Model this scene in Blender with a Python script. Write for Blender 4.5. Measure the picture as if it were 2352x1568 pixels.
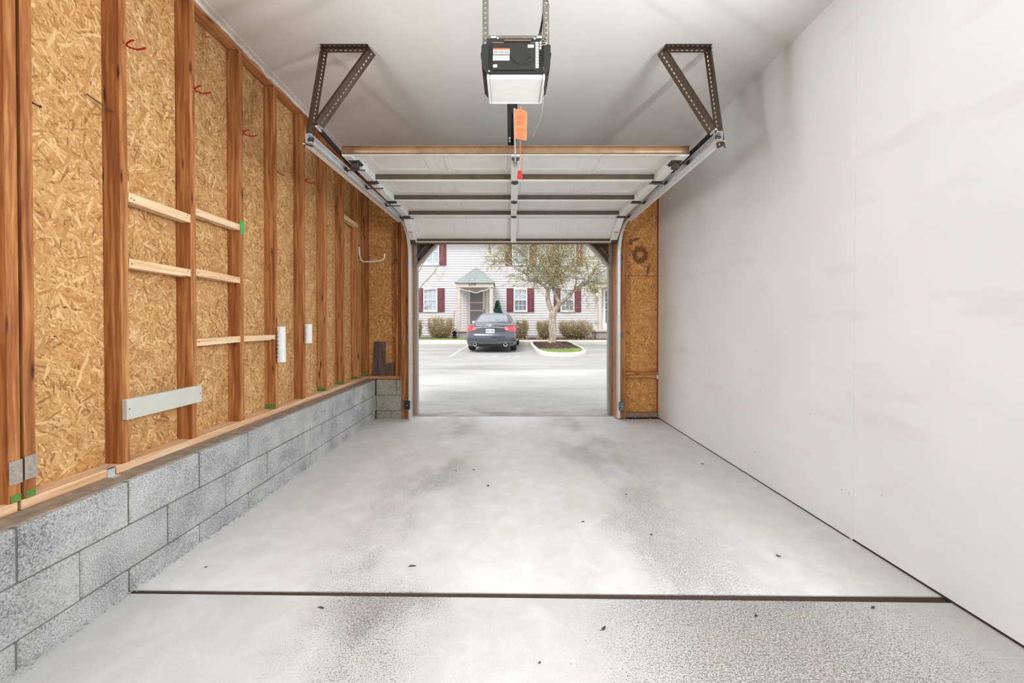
import bpy, bmesh, math, random
from mathutils import Vector, Matrix
from mathutils.bvhtree import BVHTree
for _o in list(bpy.data.objects):
    bpy.data.objects.remove(_o)
SC = bpy.context.scene
COL = SC.collection
R = math.radians

# ------------------------------------------------------------------ camera, sky, sun, lamps, exposure
CAM_H = 1.22
F = 914.667                       # focal length in pixels of the 2352 x 1568 frame
cam_d = bpy.data.cameras.new('camera')
cam_d.sensor_width = 36.0
cam_d.lens = 14.0
cam_d.clip_start = 0.02
cam_d.clip_end = 300
TILT = R(0.5)
cam_d.shift_x = 4.0 / 2352
cam_d.shift_y = -(39 - F * math.tan(TILT)) / 2352
cam = bpy.data.objects.new('camera', cam_d)
cam.location = (0, 0, CAM_H)
cam.rotation_euler = (R(90) - TILT, 0, 0)
COL.objects.link(cam)
SC.camera = cam

SC.view_settings.view_transform = 'Standard'
SC.view_settings.look = 'None'
SC.view_settings.gamma = 1.0
SC.view_settings.use_curve_mapping = False
SC.view_settings.exposure = 0.0

world = bpy.data.worlds.new('overcast_sky')
SC.world = world
world.use_nodes = True
_nt = world.node_tree
_bg = _nt.nodes['Background']
_bg.inputs[0].default_value = (0.93, 0.96, 1.0, 1)
_bg.inputs[1].default_value = 1.8

sun_d = bpy.data.lights.new('sun', 'SUN')
sun_d.energy = 2.4
sun_d.angle = R(25)
sun_d.color = (1.0, 0.97, 0.92)
sun = bpy.data.objects.new('sun', sun_d)
sun.rotation_euler = (R(42), 0, R(-28))
COL.objects.link(sun)

FILL_W = 92.0                     # added fill lamp on the white wall, watts (built with its fixture further down)
FILL_LEFT_W = 64.0                # its added twin on the stud wall
FILL_BACK_W = 12.0                # added fill lamp on the ceiling behind the viewer

# ------------------------------------------------------------------ helpers
def at(px, py, d):
    """point seen at frame position px, py, standing at distance d along the garage"""
    return Vector(((px - 1172) * d / F, d, CAM_H + (745 - py) * d / F))

class MB:
    def __init__(s):
        s.v = []; s.f = []; s.uv = None
    def add(s, vs, fs):
        b = len(s.v)
        s.v += [tuple(p) for p in vs]
        s.f += [tuple(i + b for i in q) for q in fs]
        return s
    def box(s, x0, x1, y0, y1, z0, z1, c=0.0):
        if c <= 0:
            vs = [(x, y, z) for z in (z0, z1) for y in (y0, y1) for x in (x0, x1)]
            return s.add(vs, [(0, 2, 3, 1), (4, 5, 7, 6), (0, 1, 5, 4), (2, 6, 7, 3), (0, 4, 6, 2), (1, 3, 7, 5)])
        c = min(c, (x1 - x0) * .45, (y1 - y0) * .45, (z1 - z0) * .45)
        vs = []; idx = {}
        for ix, x in ((0, x0), (1, x1)):
            for iy, y in ((0, y0), (1, y1)):
                for iz, z in ((0, z0), (1, z1)):
                    dx = c if ix == 0 else -c; dy = c if iy == 0 else -c; dz = c if iz == 0 else -c
                    idx[ix, iy, iz] = len(vs)
                    vs += [(x, y + dy, z + dz), (x + dx, y, z + dz), (x + dx, y + dy, z)]
        I = lambda a, b, cc, k: idx[a, b, cc] + k
        fs = []
        for a in (0, 1):
            fs.append((I(a, 0, 0, 0), I(a, 1, 0, 0), I(a, 1, 1, 0), I(a, 0, 1, 0)))
            fs.append((I(0, a, 0, 1), I(1, a, 0, 1), I(1, a, 1, 1), I(0, a, 1, 1)))
            fs.append((I(0, 0, a, 2), I(1, 0, a, 2), I(1, 1, a, 2), I(0, 1, a, 2)))
        for a in (0, 1):
            for b in (0, 1):
                fs.append((I(a, b, 0, 0), I(a, b, 1, 0), I(a, b, 1, 1), I(a, b, 0, 1)))
                fs.append((I(a, 0, b, 0), I(a, 1, b, 0), I(a, 1, b, 2), I(a, 0, b, 2)))
                fs.append((I(0, a, b, 1), I(1, a, b, 1), I(1, a, b, 2), I(0, a, b, 2)))
        for k in idx.values():
            fs.append((k, k + 1, k + 2))
        return s.add(vs, fs)
    def obox(s, p, q, w, h, up=(0, 0, 1), c=0.0):
        """bar from p to q, w across, h along up"""
        p = Vector(p); q = Vector(q); d = q - p; L = d.length; d.normalize()
        u = Vector(up); r = d.cross(u)
        if r.length < 1e-5:
            r = d.cross(Vector((1, 0, 0)))
        r.normalize(); u = r.cross(d)
        t = MB().box(-w / 2, w / 2, 0, L, -h / 2, h / 2, c)
        return s.add([p + r * a + d * b + u * cc for a, b, cc in t.v], t.f)
    def tube(s, pts, rad, n=8, cap=True):
        pts = [Vector(p) for p in pts]
        if not hasattr(rad, '__len__'):
            rad = [rad] * len(pts)
        m = len(pts)
        t0 = (pts[1] - pts[0]).normalized()
        a = Vector((0, 0, 1)) if abs(t0.z) < .9 else Vector((1, 0, 0))
        r = t0.cross(a).normalized()
        vs = []
        for i, p in enumerate(pts):
            t = (pts[min(i + 1, m - 1)] - pts[max(i - 1, 0)]).normalized()
            r = (r - t * r.dot(t))
            if r.length < 1e-6:
                r = t.orthogonal()
            r.normalize(); b = t.cross(r)
            for k in range(n):
                an = 2 * math.pi * k / n
                vs.append(p + (r * math.cos(an) + b * math.sin(an)) * rad[i])
        fs = []
        for i in range(m - 1):
            for k in range(n):
                k2 = (k + 1) % n
                fs.append((i * n + k, i * n + k2, (i + 1) * n + k2, (i + 1) * n + k))
        if cap:
            fs.append(tuple(range(n - 1, -1, -1)))
            fs.append(tuple((m - 1) * n + k for k in range(n)))
        return s.add(vs, fs)
    def lathe(s, prof, o=(0, 0, 0), axis='z', n=24, closed=False):
        """prof: list of (radius, along axis)"""
        vs = []
        for r, h in prof:
            for k in range(n):
                a = 2 * math.pi * k / n; c, d = r * math.cos(a), r * math.sin(a)
                v = {'z': (c, d, h), 'x': (h, c, d), 'y': (d, h, c)}[axis]
                vs.append((v[0] + o[0], v[1] + o[1], v[2] + o[2]))
        fs = []
        m = len(prof)
        for i in range(m if closed else m - 1):
            j = (i + 1) % m
            for k in range(n):
                k2 = (k + 1) % n
                fs.append((i * n + k, i * n + k2, j * n + k2, j * n + k))
        if not closed:
            if prof[0][0] > 1e-6: fs.append(tuple(range(n - 1, -1, -1)))
            if prof[-1][0] > 1e-6: fs.append(tuple((m - 1) * n + k for k in range(n)))
        return s.add(vs, fs)
    def prism(s, poly, axis, a, b):
        """poly: 2-D points in the plane across axis; x:(y,z) y:(x,z) z:(x,y)"""
        def P(u, v, w):
            return {'x': (w, u, v), 'y': (u, w, v), 'z': (u, v, w)}[axis]
        n = len(poly)
        vs = [P(u, v, a) for u, v in poly] + [P(u, v, b) for u, v in poly]
        fs = [tuple(range(n - 1, -1, -1)), tuple(range(n, 2 * n))]
        fs += [(k, (k + 1) % n, n + (k + 1) % n, n + k) for k in range(n)]
        return s.add(vs, fs)
    def sweep(s, prof, frames):
        """closed profile (a,b) carried along frames (origin, A, B)"""
        n = len(prof)
        vs = [o + A * a + B * b for o, A, B in frames for a, b in prof]
        fs = []
        for i in range(len(frames) - 1):
            for k in range(n):
                k2 = (k + 1) % n
                fs.append((i * n + k, i * n + k2, (i + 1) * n + k2, (i + 1) * n + k))
        fs.append(tuple(range(n - 1, -1, -1)))
        fs.append(tuple((len(frames) - 1) * n + k for k in range(n)))
        return s.add(vs, fs)
    def mesh(s, name, mat=None, smooth=False, fix=True):
        me = bpy.data.meshes.new(name)
        me.from_pydata([tuple(p) for p in s.v], [], s.f)
        if fix:
            bm = bmesh.new(); bm.from_mesh(me)
            bmesh.ops.recalc_face_normals(bm, faces=bm.faces)
            bm.to_mesh(me); bm.free()
        if smooth:
            me.polygons.foreach_set('use_smooth', [True] * len(me.polygons))
            if smooth != 'all':
                try: me.set_sharp_from_angle(angle=R(40))
                except Exception: pass
        if mat: me.materials.append(mat)
        me.update()
        return me
    def build(s, name, mat=None, parent=None, smooth=False, kind=None, fix=True):
        return link(name, s.mesh(name, mat, smooth, fix), parent, kind=kind)

def link(name, me, parent=None, loc=None, rot=None, kind=None, scale=None):
    o = bpy.data.objects.new(name, me)
    COL.objects.link(o)
    if loc is not None: o.location = loc
    if rot is not None: o.rotation_euler = rot
    if scale is not None: o.scale = scale
    if parent is not None: adopt(o, parent)
    if kind: o['kind'] = kind
    return o

ORIG = {}
def adopt(o, parent):
    """parent in world coordinates: geometry keeps its world place"""
    o.parent = parent
    o.matrix_parent_inverse = ORIG.get(parent.name, Matrix.Identity(4)).inverted()
    ORIG[o.name] = ORIG.get(parent.name, Matrix.Identity(4)) @ o.matrix_parent_inverse @ Matrix.LocRotScale(o.location, o.rotation_euler, o.scale)

def tag(o, label=None, cat=None, group=None, kind=None):
    if label: o['label'] = label
    if cat: o['category'] = cat
    if group: o['group'] = group
    if kind: o['kind'] = kind
    return o

def thing(name, loc, label, cat, group=None, kind=None, rotz=0):
    o = bpy.data.objects.new(name, None)
    o.empty_display_size = .1
    o.location = loc
    o.rotation_euler = (0, 0, rotz)
    COL.objects.link(o)
    ORIG[o.name] = Matrix.LocRotScale(Vector(loc), o.rotation_euler, Vector((1, 1, 1)))
    return tag(o, label, cat, group, kind)

def plabel(o, s):
    o['label'] = s
    return o

def subsurf(me, lv=2):
    o = bpy.data.objects.new('tmp', me); COL.objects.link(o)
    m = o.modifiers.new('s', 'SUBSURF'); m.levels = lv; m.render_levels = lv
    dg = bpy.context.evaluated_depsgraph_get(); dg.update()
    out = bpy.data.meshes.new_from_object(o.evaluated_get(dg))
    bpy.data.objects.remove(o)
    return out

def text_mesh(txt, size, mat, ext=0.002):
    cu = bpy.data.curves.new('txt', 'FONT'); cu.body = txt; cu.size = size; cu.extrude = ext
    cu.align_x = 'CENTER'; cu.align_y = 'CENTER'; cu.resolution_u = 3
    o = bpy.data.objects.new('tmp', cu); COL.objects.link(o)
    dg = bpy.context.evaluated_depsgraph_get(); dg.update()
    me = bpy.data.meshes.new_from_object(o.evaluated_get(dg))
    bpy.data.objects.remove(o)
    me.materials.clear(); me.materials.append(mat)
    return me

# ------------------------------------------------------------------ materials
class NT:
    def __init__(s, name):
        s.m = bpy.data.materials.new(name); s.m.use_nodes = True
        s.t = s.m.node_tree; s.b = s.t.nodes['Principled BSDF']
    def n(s, typ, ins=None, **kw):
        x = s.t.nodes.new(typ)
        for k, v in kw.items(): setattr(x, k, v)
        for k, v in (ins or {}).items():
            if isinstance(v, bpy.types.NodeSocket): s.t.links.new(v, x.inputs[k])
            else: x.inputs[k].default_value = v
        return x
    def math(s, op, a, b=None, c=None, clamp=False):
        ins = {0: a}
        if b is not None: ins[1] = b
        if c is not None: ins[2] = c
        return s.n('ShaderNodeMath', ins, operation=op, use_clamp=clamp).outputs[0]
    def pos(s):
        return s.n('ShaderNodeNewGeometry').outputs['Position']
    def scl(s, vec, sc, off=(0, 0, 0), rot=(0, 0, 0)):
        return s.n('ShaderNodeMapping', {0: vec, 1: off, 2: rot, 3: sc}).outputs[0]
    def noise(s, vec, scale, detail=3, rough=.5, dist=0, out=0):
        return s.n('ShaderNodeTexNoise', {'Vector': vec, 'Scale': scale, 'Detail': detail, 'Roughness': rough, 'Distortion': dist}).outputs[out]
    def vor(s, vec, scale, out='Distance', feature='F1', rnd=1.0, dims='3D'):
        return s.n('ShaderNodeTexVoronoi', {'Vector': vec, 'Scale': scale, 'Randomness': rnd}, feature=feature, voronoi_dimensions=dims).outputs[out]
    def ramp(s, f, stops, interp='LINEAR'):
        x = s.n('ShaderNodeValToRGB', {0: f}); r = x.color_ramp; r.interpolation = interp
        while len(r.elements) > 1: r.elements.remove(r.elements[0])
        r.elements[0].position = stops[0][0]; c = stops[0][1]
        r.elements[0].color = c4(c)
        for p, c in stops[1:]:
            e = r.elements.new(p); e.color = c4(c)
        return x.outputs[0]
    def mix(s, f, a, b, mode='MIX'):
        x = s.n('ShaderNodeMix', data_type='RGBA', blend_type=mode)
        for k, v in ((0, f), (6, a), (7, b)):
            if isinstance(v, bpy.types.NodeSocket): s.t.links.new(v, x.inputs[k])
            else: x.inputs[k].default_value = c4(v) if k else v
        return x.outputs[2]
    def set(s, **kw):
        for k, v in kw.items():
            k = k.replace('_', ' ')
            if isinstance(v, bpy.types.NodeSocket): s.t.links.new(v, s.b.inputs[k])
            else: s.b.inputs[k].default_value = c4(v) if k.endswith(('Color', 'Tint')) else v
        return s
    def bump(s, h, strength=.3, dist=.01):
        x = s.n('ShaderNodeBump', {'Height': h, 'Strength': strength, 'Distance': dist})
        s.t.links.new(x.outputs[0], s.b.inputs['Normal'])
        return s

def c4(c):
    if not hasattr(c, '__len__'): return (c, c, c, 1)
    return tuple(c) if len(c) == 4 else (c[0], c[1], c[2], 1)

def srgb(r, g, b):
    f = lambda v: (v / 255 / 12.92) if v / 255 <= .04045 else ((v / 255 + .055) / 1.055) ** 2.4
    return (f(r), f(g), f(b))

def plain(name, col, rough=.5, metal=0, var=.12, scale=25, bump=0.0, **kw):
    t = NT(name); p = t.pos()
    n = t.noise(p, scale, 4, .6)
    dark = tuple(max(0, x * (1 - var)) for x in col); lite = tuple(min(1, x * (1 + var)) for x in col)
    t.set(Base_Color=t.ramp(n, [(.3, dark), (.7, lite)]), Roughness=rough, Metallic=metal, **kw)
    if bump: t.bump(t.noise(p, scale * 4, 3), bump, .004)
    return t.m

def wood(name, axis, pale, mid, dark, knots=True, rough=.75):
    t = NT(name); p = t.pos()
    st = {'x': (1.3, 30, 30), 'y': (30, 1.3, 30), 'z': (30, 30, 1.3)}[axis]
    kst = {'x': (1.5, 9, 9), 'y': (9, 1.5, 9), 'z': (9, 9, 1.5)}[axis]
    d = t.noise(p, 2.2, 2, .5, 0, 1)
    pd = t.n('ShaderNodeVectorMath', {0: p, 1: t.n('ShaderNodeVectorMath', {0: d, 3: .035}, operation='SCALE').outputs[0]}, operation='ADD').outputs[0]
    g = t.noise(t.scl(pd, st), 1.6, 5, .62)
    big = t.noise(t.scl(p, tuple(x * .12 for x in st)), 1.0, 2)
    gg = t.math('ADD', t.math('MULTIPLY', g, .75), t.math('MULTIPLY', big, .25))
    c = t.ramp(gg, [(.33, dark), (.47, mid), (.62, pale)])
    if knots:
        k = t.vor(t.scl(p, kst), 1.9)
        kk = t.ramp(k, [(.06, 0.0), (.15, 1.0)])
        c = t.mix(kk, tuple(x * .28 for x in dark), c)
    sp = t.vor(p, 38)
    c = t.mix(t.ramp(sp, [(.03, 0.0), (.055, 1.0)]), tuple(x * .45 for x in dark), c)
    t.set(Base_Color=c, Roughness=rough)
    t.bump(g, .25, .003)
    return t.m

def osb(name, plane, tone=1.0, tint=(1, 1, 1)):
    t = NT(name); p = t.pos()
    s = t.n('ShaderNodeSeparateXYZ', {0: p})
    u = s.outputs[0] if plane == 'x' else s.outputs[1]
    uv = t.n('ShaderNodeCombineXYZ', {0: u, 1: s.outputs[2], 2: 0.0}).outputs[0]
    wob = t.noise(uv, 14, 2, .5, 0, 1)
    uv = t.n('ShaderNodeVectorMath', {0: uv, 1: t.n('ShaderNodeVectorMath', {0: wob, 3: .018}, operation='SCALE').outputs[0]}, operation='ADD').outputs[0]
    cur = None; colv = None
    for k, (ang, a, b) in enumerate(((15, 14, 85), (62, 17, 95), (108, 13, 80), (150, 20, 110), (85, 26, 130), (35, 30, 150))):
        r = t.n('ShaderNodeVectorRotate', {'Vector': uv, 'Angle': R(ang)}, rotation_type='Z_AXIS').outputs[0]
        q = t.scl(r, (a, b, 1), (k * 3.7, k * 9.1, 0))
        c = t.vor(q, 1.0, 'Color', dims='2D')
        sp = t.n('ShaderNodeSeparateXYZ', {0: c})
        if cur is None:
            cur, colv = sp.outputs[0], sp.outputs[1]
        else:
            f = t.math('GREATER_THAN', sp.outputs[0], cur)
            colv = t.n('ShaderNodeMix', {0: f, 2: colv, 3: sp.outputs[1]}, data_type='FLOAT').outputs[0]
            cur = t.math('MAXIMUM', cur, sp.outputs[0])
    fine = t.noise(uv, 160, 3, .6)
    big = t.noise(uv, 1.7, 2)
    v = t.math('ADD', t.math('MULTIPLY', colv, .72), t.math('ADD', t.math('MULTIPLY', fine, .22), t.math('MULTIPLY', big, .1)))
    def C(r, g, b):
        c = srgb(r, g, b); return tuple(x * tone * k for x, k in zip(c, tint))
    col = t.ramp(v, [(.10, C(140, 92, 48)), (.26, C(184, 134, 80)), (.5, C(202, 154, 98)), (.72, C(214, 170, 114)), (.92, C(236, 204, 154))])
    r2 = t.n('ShaderNodeVectorRotate', {'Vector': uv, 'Angle': R(40)}, rotation_type='Z_AXIS').outputs[0]
    ch = t.noise(t.scl(r2, (1, 2.4, 1)), 42, 2, .5)
    chs = t.math('MULTIPLY', t.math('SUBTRACT', ch, .685), 20, clamp=True)
    col = t.mix(chs, col, C(92, 60, 32))
    t.set(Base_Color=col, Roughness=.72)
    t.bump(t.math('ADD', cur, t.math('MULTIPLY', fine, .3)), .35, .004)
    return t.m

def concrete_floor(name, seed, pit, tone=1.0, lanes=((-.62, .5), (.80, .62)), pr=(.36, .56)):
    t = NT(name); p = t.pos()
    s = t.n('ShaderNodeSeparateXYZ', {0: p})
    X, Y = s.outputs[0], s.outputs[1]
    big = t.noise(t.scl(p, (1, .6, 1), (seed, 0, 0)), 1.6, 4, .6)
    med = t.noise(p, 7, 5, .65, .6)
    fine = t.noise(p, 120, 3, .7)
    base = t.ramp(t.math('ADD', t.math('MULTIPLY', big, .5), t.math('MULTIPLY', med, .5)),
                  [(.25, tuple(x * tone for x in srgb(184, 183, 181))), (.48, tuple(x * tone for x in srgb(198, 197, 196))), (.64, tuple(x * tone for x in srgb(211, 211, 211)))])
    base = t.mix(.10, base, t.ramp(fine, [(.3, .25), (.7, .9)]))
    # where the wheels run: two worn lanes
    def lane(c, w):
        d = t.math('DIVIDE', t.math('ABSOLUTE', t.math('SUBTRACT', X, c)), w)
        return t.math('SUBTRACT', 1.0, t.math('POWER', d, 2.0), clamp=True)
    l1 = lane(*lanes[0]); l2 = lane(*lanes[1])
    ln = t.math('MAXIMUM', l1, l2)
    patch = t.ramp(t.noise(t.scl(p, (1, .5, 1), (seed * 2, 1, 0)), 1.5, 3, .55), [(pr[0], 0.0), (pr[1], 1.0)])
    wear = t.math('MULTIPLY', ln, patch)
    wear = t.math('MULTIPLY', wear, pit)
    pv = t.noise(t.scl(p, (1, 1, 1)), 210, 2, .55)
    pv2 = t.noise(t.scl(p, (1, 1.5, 1), (3, 1, 0)), 92, 3, .6, .4)
    thr = t.math('SUBTRACT', .72, t.math('MULTIPLY', wear, .185))
    thr2 = t.math('SUBTRACT', .745, t.math('MULTIPLY', wear, .175))
    pits = t.math('MAXIMUM', t.math('MULTIPLY', t.math('SUBTRACT', pv, thr), 14, clamp=True), t.math('MULTIPLY', t.math('SUBTRACT', pv2, thr2), 14, clamp=True))
    col = t.mix(t.math('MULTIPLY', wear, .22), base, srgb(150, 147, 142))
    brown = t.ramp(t.noise(p, 5, 2), [(.45, srgb(66, 61, 56)), (.6, srgb(92, 66, 46))])
    col = t.mix(t.math('MULTIPLY', pits, .68), col, brown)
    # fine hairline cracks
    t.set(Base_Color=col, Roughness=.62)
    t.bump(t.math('SUBTRACT', t.math('MULTIPLY', fine, .35), t.math('ADD', pits, t.math('MULTIPLY', t.math('MULTIPLY', wear, pv), .8))), .6, .005)
    return t.m

def speckle(name, c0, c1, dark, scale=160, rough=.9):
    t = NT(name); p = t.pos()
    n = t.noise(p, scale, 3, .75)
    big = t.noise(p, 4, 4, .6)
    v = t.math('ADD', t.math('MULTIPLY', n, .7), t.math('MULTIPLY', big, .3))
    rnd = t.n('ShaderNodeObjectInfo').outputs['Random']
    col = t.ramp(v, [(.36, dark), (.47, c0), (.62, c1)])
    col = t.mix(t.math('MULTIPLY', rnd, .22), col, tuple(x * .72 for x in c0))
    bl = t.noise(p, 2.4, 4, .7)
    col = t.mix(t.ramp(bl, [(.55, 0.0), (.75, .35)]), col, srgb(196, 194, 186))
    t.set(Base_Color=col, Roughness=rough)
    t.bump(n, .7, .006)
    return t.m

def wall_paint(name, base, scuff=True):
    t = NT(name); p = t.pos()
    big = t.noise(p, 1.1, 4, .6)
    col = t.ramp(big, [(.35, tuple(x * .93 for x in base)), (.65, base)])
    if scuff:
        s = t.n('ShaderNodeSeparateXYZ', {0: p})
        v = t.vor(t.scl(p, (1, 16, 7)), 1.0)
        low = t.math('LESS_THAN', s.outputs[2], 1.3)
        g = t.math('MULTIPLY', t.math('GREATER_THAN', t.noise(p, 3, 2), .57), low)
        m = t.math('MULTIPLY', t.math('LESS_THAN', v, .07), g)
        col = t.mix(t.math('MULTIPLY', m, .45), col, srgb(120, 120, 118))
        band = t.ramp(t.noise(t.scl(p, (1, 1.2, 5)), 1.0, 4, .6), [(.56, 0.0), (.75, .25)])
        col = t.mix(band, col, srgb(196, 192, 186))
    t.set(Base_Color=col, Roughness=.55)
    t.bump(t.noise(p, 90, 3), .06, .003)
    return t.m

m_stud = wood('stud_wood', 'z', srgb(198, 140, 86), srgb(160, 98, 48), srgb(116, 62, 26))
m_plate_y = wood('sill_wood_y', 'y', srgb(236, 205, 172), srgb(222, 180, 138), srgb(192, 140, 96))
m_plate_x = wood('plate_wood_x', 'x', srgb(222, 168, 114), srgb(196, 134, 80), srgb(160, 98, 52))
m_top_y = wood('top_plate_wood', 'y', srgb(214, 160, 108), srgb(192, 130, 78), srgb(156, 92, 48))
m_lath = wood('lath_wood', 'y', srgb(240, 214, 180), srgb(230, 196, 154), srgb(206, 162, 116))
m_osb_l = osb('osb_left', 'y', .96, (1.0, .985, .95))
m_osb_f = osb('osb_front', 'x', .92, (1.05, .88, .66))
m_block = speckle('concrete_block', srgb(166, 168, 167), srgb(212, 213, 212), srgb(84, 86, 86))
m_block2 = speckle('olive_block', srgb(150, 148, 132), srgb(184, 182, 166), srgb(102, 100, 86), 90)  # block in a duller, more olive tone
m_mortar = plain('mortar', srgb(112, 110, 105), .95, 0, .2, 40, .5)
m_ledge = plain('dusty_ledge', srgb(150, 134, 118), .95, 0, .3, 18, .5)
m_floor = concrete_floor('floor_concrete', 0.0, .95, 1.14)
m_floor2 = concrete_floor('floor_concrete_near', 4.0, 1.25, .92, ((-.55, .42), (1.05, .95)), (.22, .46))
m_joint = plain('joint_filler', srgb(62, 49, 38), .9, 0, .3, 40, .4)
m_wall = wall_paint('white_wall', srgb(231, 231, 230))
m_ceil = wall_paint('white_ceiling', srgb(229, 227, 223), False)
m_edge = plain('drywall_edge', srgb(226, 220, 208), .9, 0, .12, 30, .3)
m_doorw = plain('door_white', srgb(232, 232, 228), .45, 0, .03, 8)
m_strut = plain('bronze_strut', srgb(142, 112, 82), .42, .35, .2, 14)
m_galv = plain('galvanised', srgb(222, 225, 228), .38, .55, .10, 30)
m_zinc = plain('dull_zinc', srgb(128, 126, 118), .5, .7, .2, 40)
m_hinge = plain('hinge_steel', srgb(84, 80, 72), .5, .65, .2, 40)
m_bronze = plain('slotted_bronze', srgb(76, 62, 48), .5, .55, .2, 50)
m_black = plain('black_plastic', srgb(34, 34, 33), .45, 0, .2, 40)
m_blackm = plain('black_metal', srgb(46, 44, 42), .45, .3, .2, 40)
m_spring = plain('spring_steel', srgb(40, 38, 38), .4, .5, .2, 60)
m_rubber = plain('rubber', srgb(40, 38, 36), .8, 0, .2, 60)
m_red = plain('red_vinyl', srgb(176, 24, 28), .35, 0, .1, 30)
m_redp = plain('red_plastic', srgb(226, 34, 22), .35, 0, .1, 30)
m_orange = plain('orange_card', srgb(255, 128, 84), .6, 0, .04, 10)
m_orange_ink = plain('tag_ink', srgb(205, 84, 52), .7, 0, .05, 10)
m_white = plain('white_plastic', srgb(236, 236, 234), .4, 0, .04, 20)
m_wmet = plain('white_coated_steel', srgb(226, 224, 218), .35, .1, .05, 20)
m_label = plain('label_white', srgb(214, 212, 204), .55, 0, .06, 60)
m_label2 = plain('label_grey', srgb(150, 152, 148), .55, 0, .1, 160)
m_lorange = plain('label_orange', srgb(216, 96, 48), .55, 0, .05, 40)
m_grayboard = plain('grey_painted_board', srgb(196, 196, 188), .6, 0, .05, 10)
m_green = plain('green_paint', srgb(92, 132, 58), .8, 0, .25, 30)
m_greent = plain('green_tape', srgb(62, 176, 92), .5, 0, .1, 30)
m_nail = plain('nail_steel', srgb(70, 64, 58), .5, .6, .2, 60)
m_vinyl = wood('vinyl_plank', 'z', srgb(112, 98, 88), srgb(92, 80, 72), srgb(66, 58, 52), False, .5)
m_trim = plain('grey_trim', srgb(160, 152, 142), .6, 0, .1, 12)
m_gusset = wood('weathered_ply', 'x', srgb(122, 108, 96), srgb(98, 86, 76), srgb(74, 64, 56), True, .8)
m_cord = plain('orange_cord', srgb(206, 110, 70), .7, 0, .15, 200)
m_wire = plain('pale_wire', srgb(190, 176, 150), .5, 0, .1, 60)
m_truss = plain('truss_plate', srgb(176, 166, 156), .5, .5, .25, 70)
m_smudge = plain('brown_smudge', srgb(92, 52, 26), .85, 0, .3, 40)

# ------------------------------------------------------------------ room shell
XL, XS, XO = -1.735, -1.875, -1.965          # block face, stud face, sheathing face of the left wall
XR = 1.933                                   # face of the right wall
ZC = 3.158                                   # ceiling
YB, YF, YO = -2.1, 5.14, 5.29                # back wall, front wall (blocks and posts), front sheathing
ZB, ZS = 0.507, 0.545                        # top of the block wall, top of the sill plate
random.seed(7)

floor = thing('floor', (0, 1.5, 0), 'pale worn concrete garage floor with a dark joint across it', 'floor', kind='structure')
def slab(y0a, y0b, y1, mat):
    b = MB()
    b.add([(-1.80, y0a, -.12), (2.0, y0b, -.12), (2.0, y1, -.12), (-1.80, y1, -.12),
           (-1.80, y0a, 0), (2.0, y0b, 0), (2.0, y1, 0), (-1.80, y1, 0)],
          [(0, 3, 2, 1), (4, 5, 6, 7), (0, 1, 5, 4), (1, 2, 6, 5), (2, 3, 7, 6), (3, 0, 4, 7)])
    return b.build('slab', mat, floor)
slab(1.822, 1.776, 5.27, m_floor)
b = MB()
b.add([(-1.80, YB, -.12), (2.0, YB, -.12), (2.0, 1.734, -.12), (-1.80, 1.797, -.12), (-1.80, YB, 0), (2.0, YB, 0), (2.0, 1.734, 0), (-1.80, 1.797, 0)],
      [(0, 3, 2, 1), (4, 5, 6, 7), (0, 1, 5, 4), (1, 2, 6, 5), (2, 3, 7, 6), (3, 0, 4, 7)])
b.build('slab', m_floor2, floor)
b = MB()
b.add([(-1.80, 1.78, -.005), (2.0, 1.72, -.005), (2.0, 1.79, -.005), (-1.80, 1.835, -.005)], [(0, 1, 2, 3)])
b.build('joint_filler', m_joint, floor)

ceiling = thing('ceiling', (0, 1.5, ZC), 'smooth white drywall ceiling with brown shade above the door', 'ceiling', kind='structure')
cuts = [YB, -.1, 1.12, 2.34, 3.56, YF + .2]
for a, c in zip(cuts, cuts[1:]):
    MB().box(-1.885, XR + .03, a, c - .0006, ZC, ZC + .013, 0).build('ceiling_panel', m_ceil, ceiling)
MB().box(-2.1, XR + .2, YB - .1, YF + .35, ZC + .0135, ZC + .25).build('joist_deck', m_top_y, ceiling)
# ragged paper edge left of the drywall
b = MB(); rng = random.Random(3); y = YB; prev = None; k = 0
top = []; bot = []
while y < YF + .1:
    w = .018 + .030 * rng.random() * (1 if rng.random() < .6 else .35)
    top.append((XS + .002, y, ZC)); bot.append((XS + .002, y, ZC - w)); y += .035 + .05 * rng.random()
n = len(top)
vs = top + bot + [(p[0] + .012, p[1], p[2]) for p in top] + [(p[0] + .008, p[1], p[2]) for p in bot]
fs = []
for i in range(n - 1):
    fs += [(i, i + 1, n + i + 1, n + i), (2 * n + i, 3 * n + i, 3 * n + i + 1, 2 * n + i + 1), (n + i, n + i + 1, 3 * n + i + 1, 3 * n + i)]
b.add(vs, fs)
b.build('torn_paper_edge', m_edge, ceiling, fix=True)
MB().box(XS + .014, XS + .05, YB, YF + .1, ZC - .006, ZC, .002).build('edge_bead', m_edge, ceiling)

wall_right = thing('wall_right', (XR, 1.5, 0), 'smooth white drywall wall with small scuff marks', 'wall', kind='structure')
for a, c, zb in ((YB, .99, .012), (.99, 2.238, .012), (2.238, 3.46, .004), (3.46, 5.2, .004)):
    MB().box(XR, XR + .013, a, c - .0008, zb, ZC, .0005).build('drywall_panel', m_wall, wall_right)
MB().box(XR + .0135, XR + .12, YB, YF + .25, -.05, ZC).build('stud_backing', m_stud, wall_right)
MB().box(XR + .002, XR + .0134, YB, 2.24, 0, .0125).build('base_gap_shade', m_joint, wall_right)  # dark strip put in as the shade inside the open gap
MB().box(XR - .004, XR + .004, 2.26, 5.2, 0, .006).build('base_gap_shade', m_joint, wall_right)  # same dark strip for the shaded gap along the far panels

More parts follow.
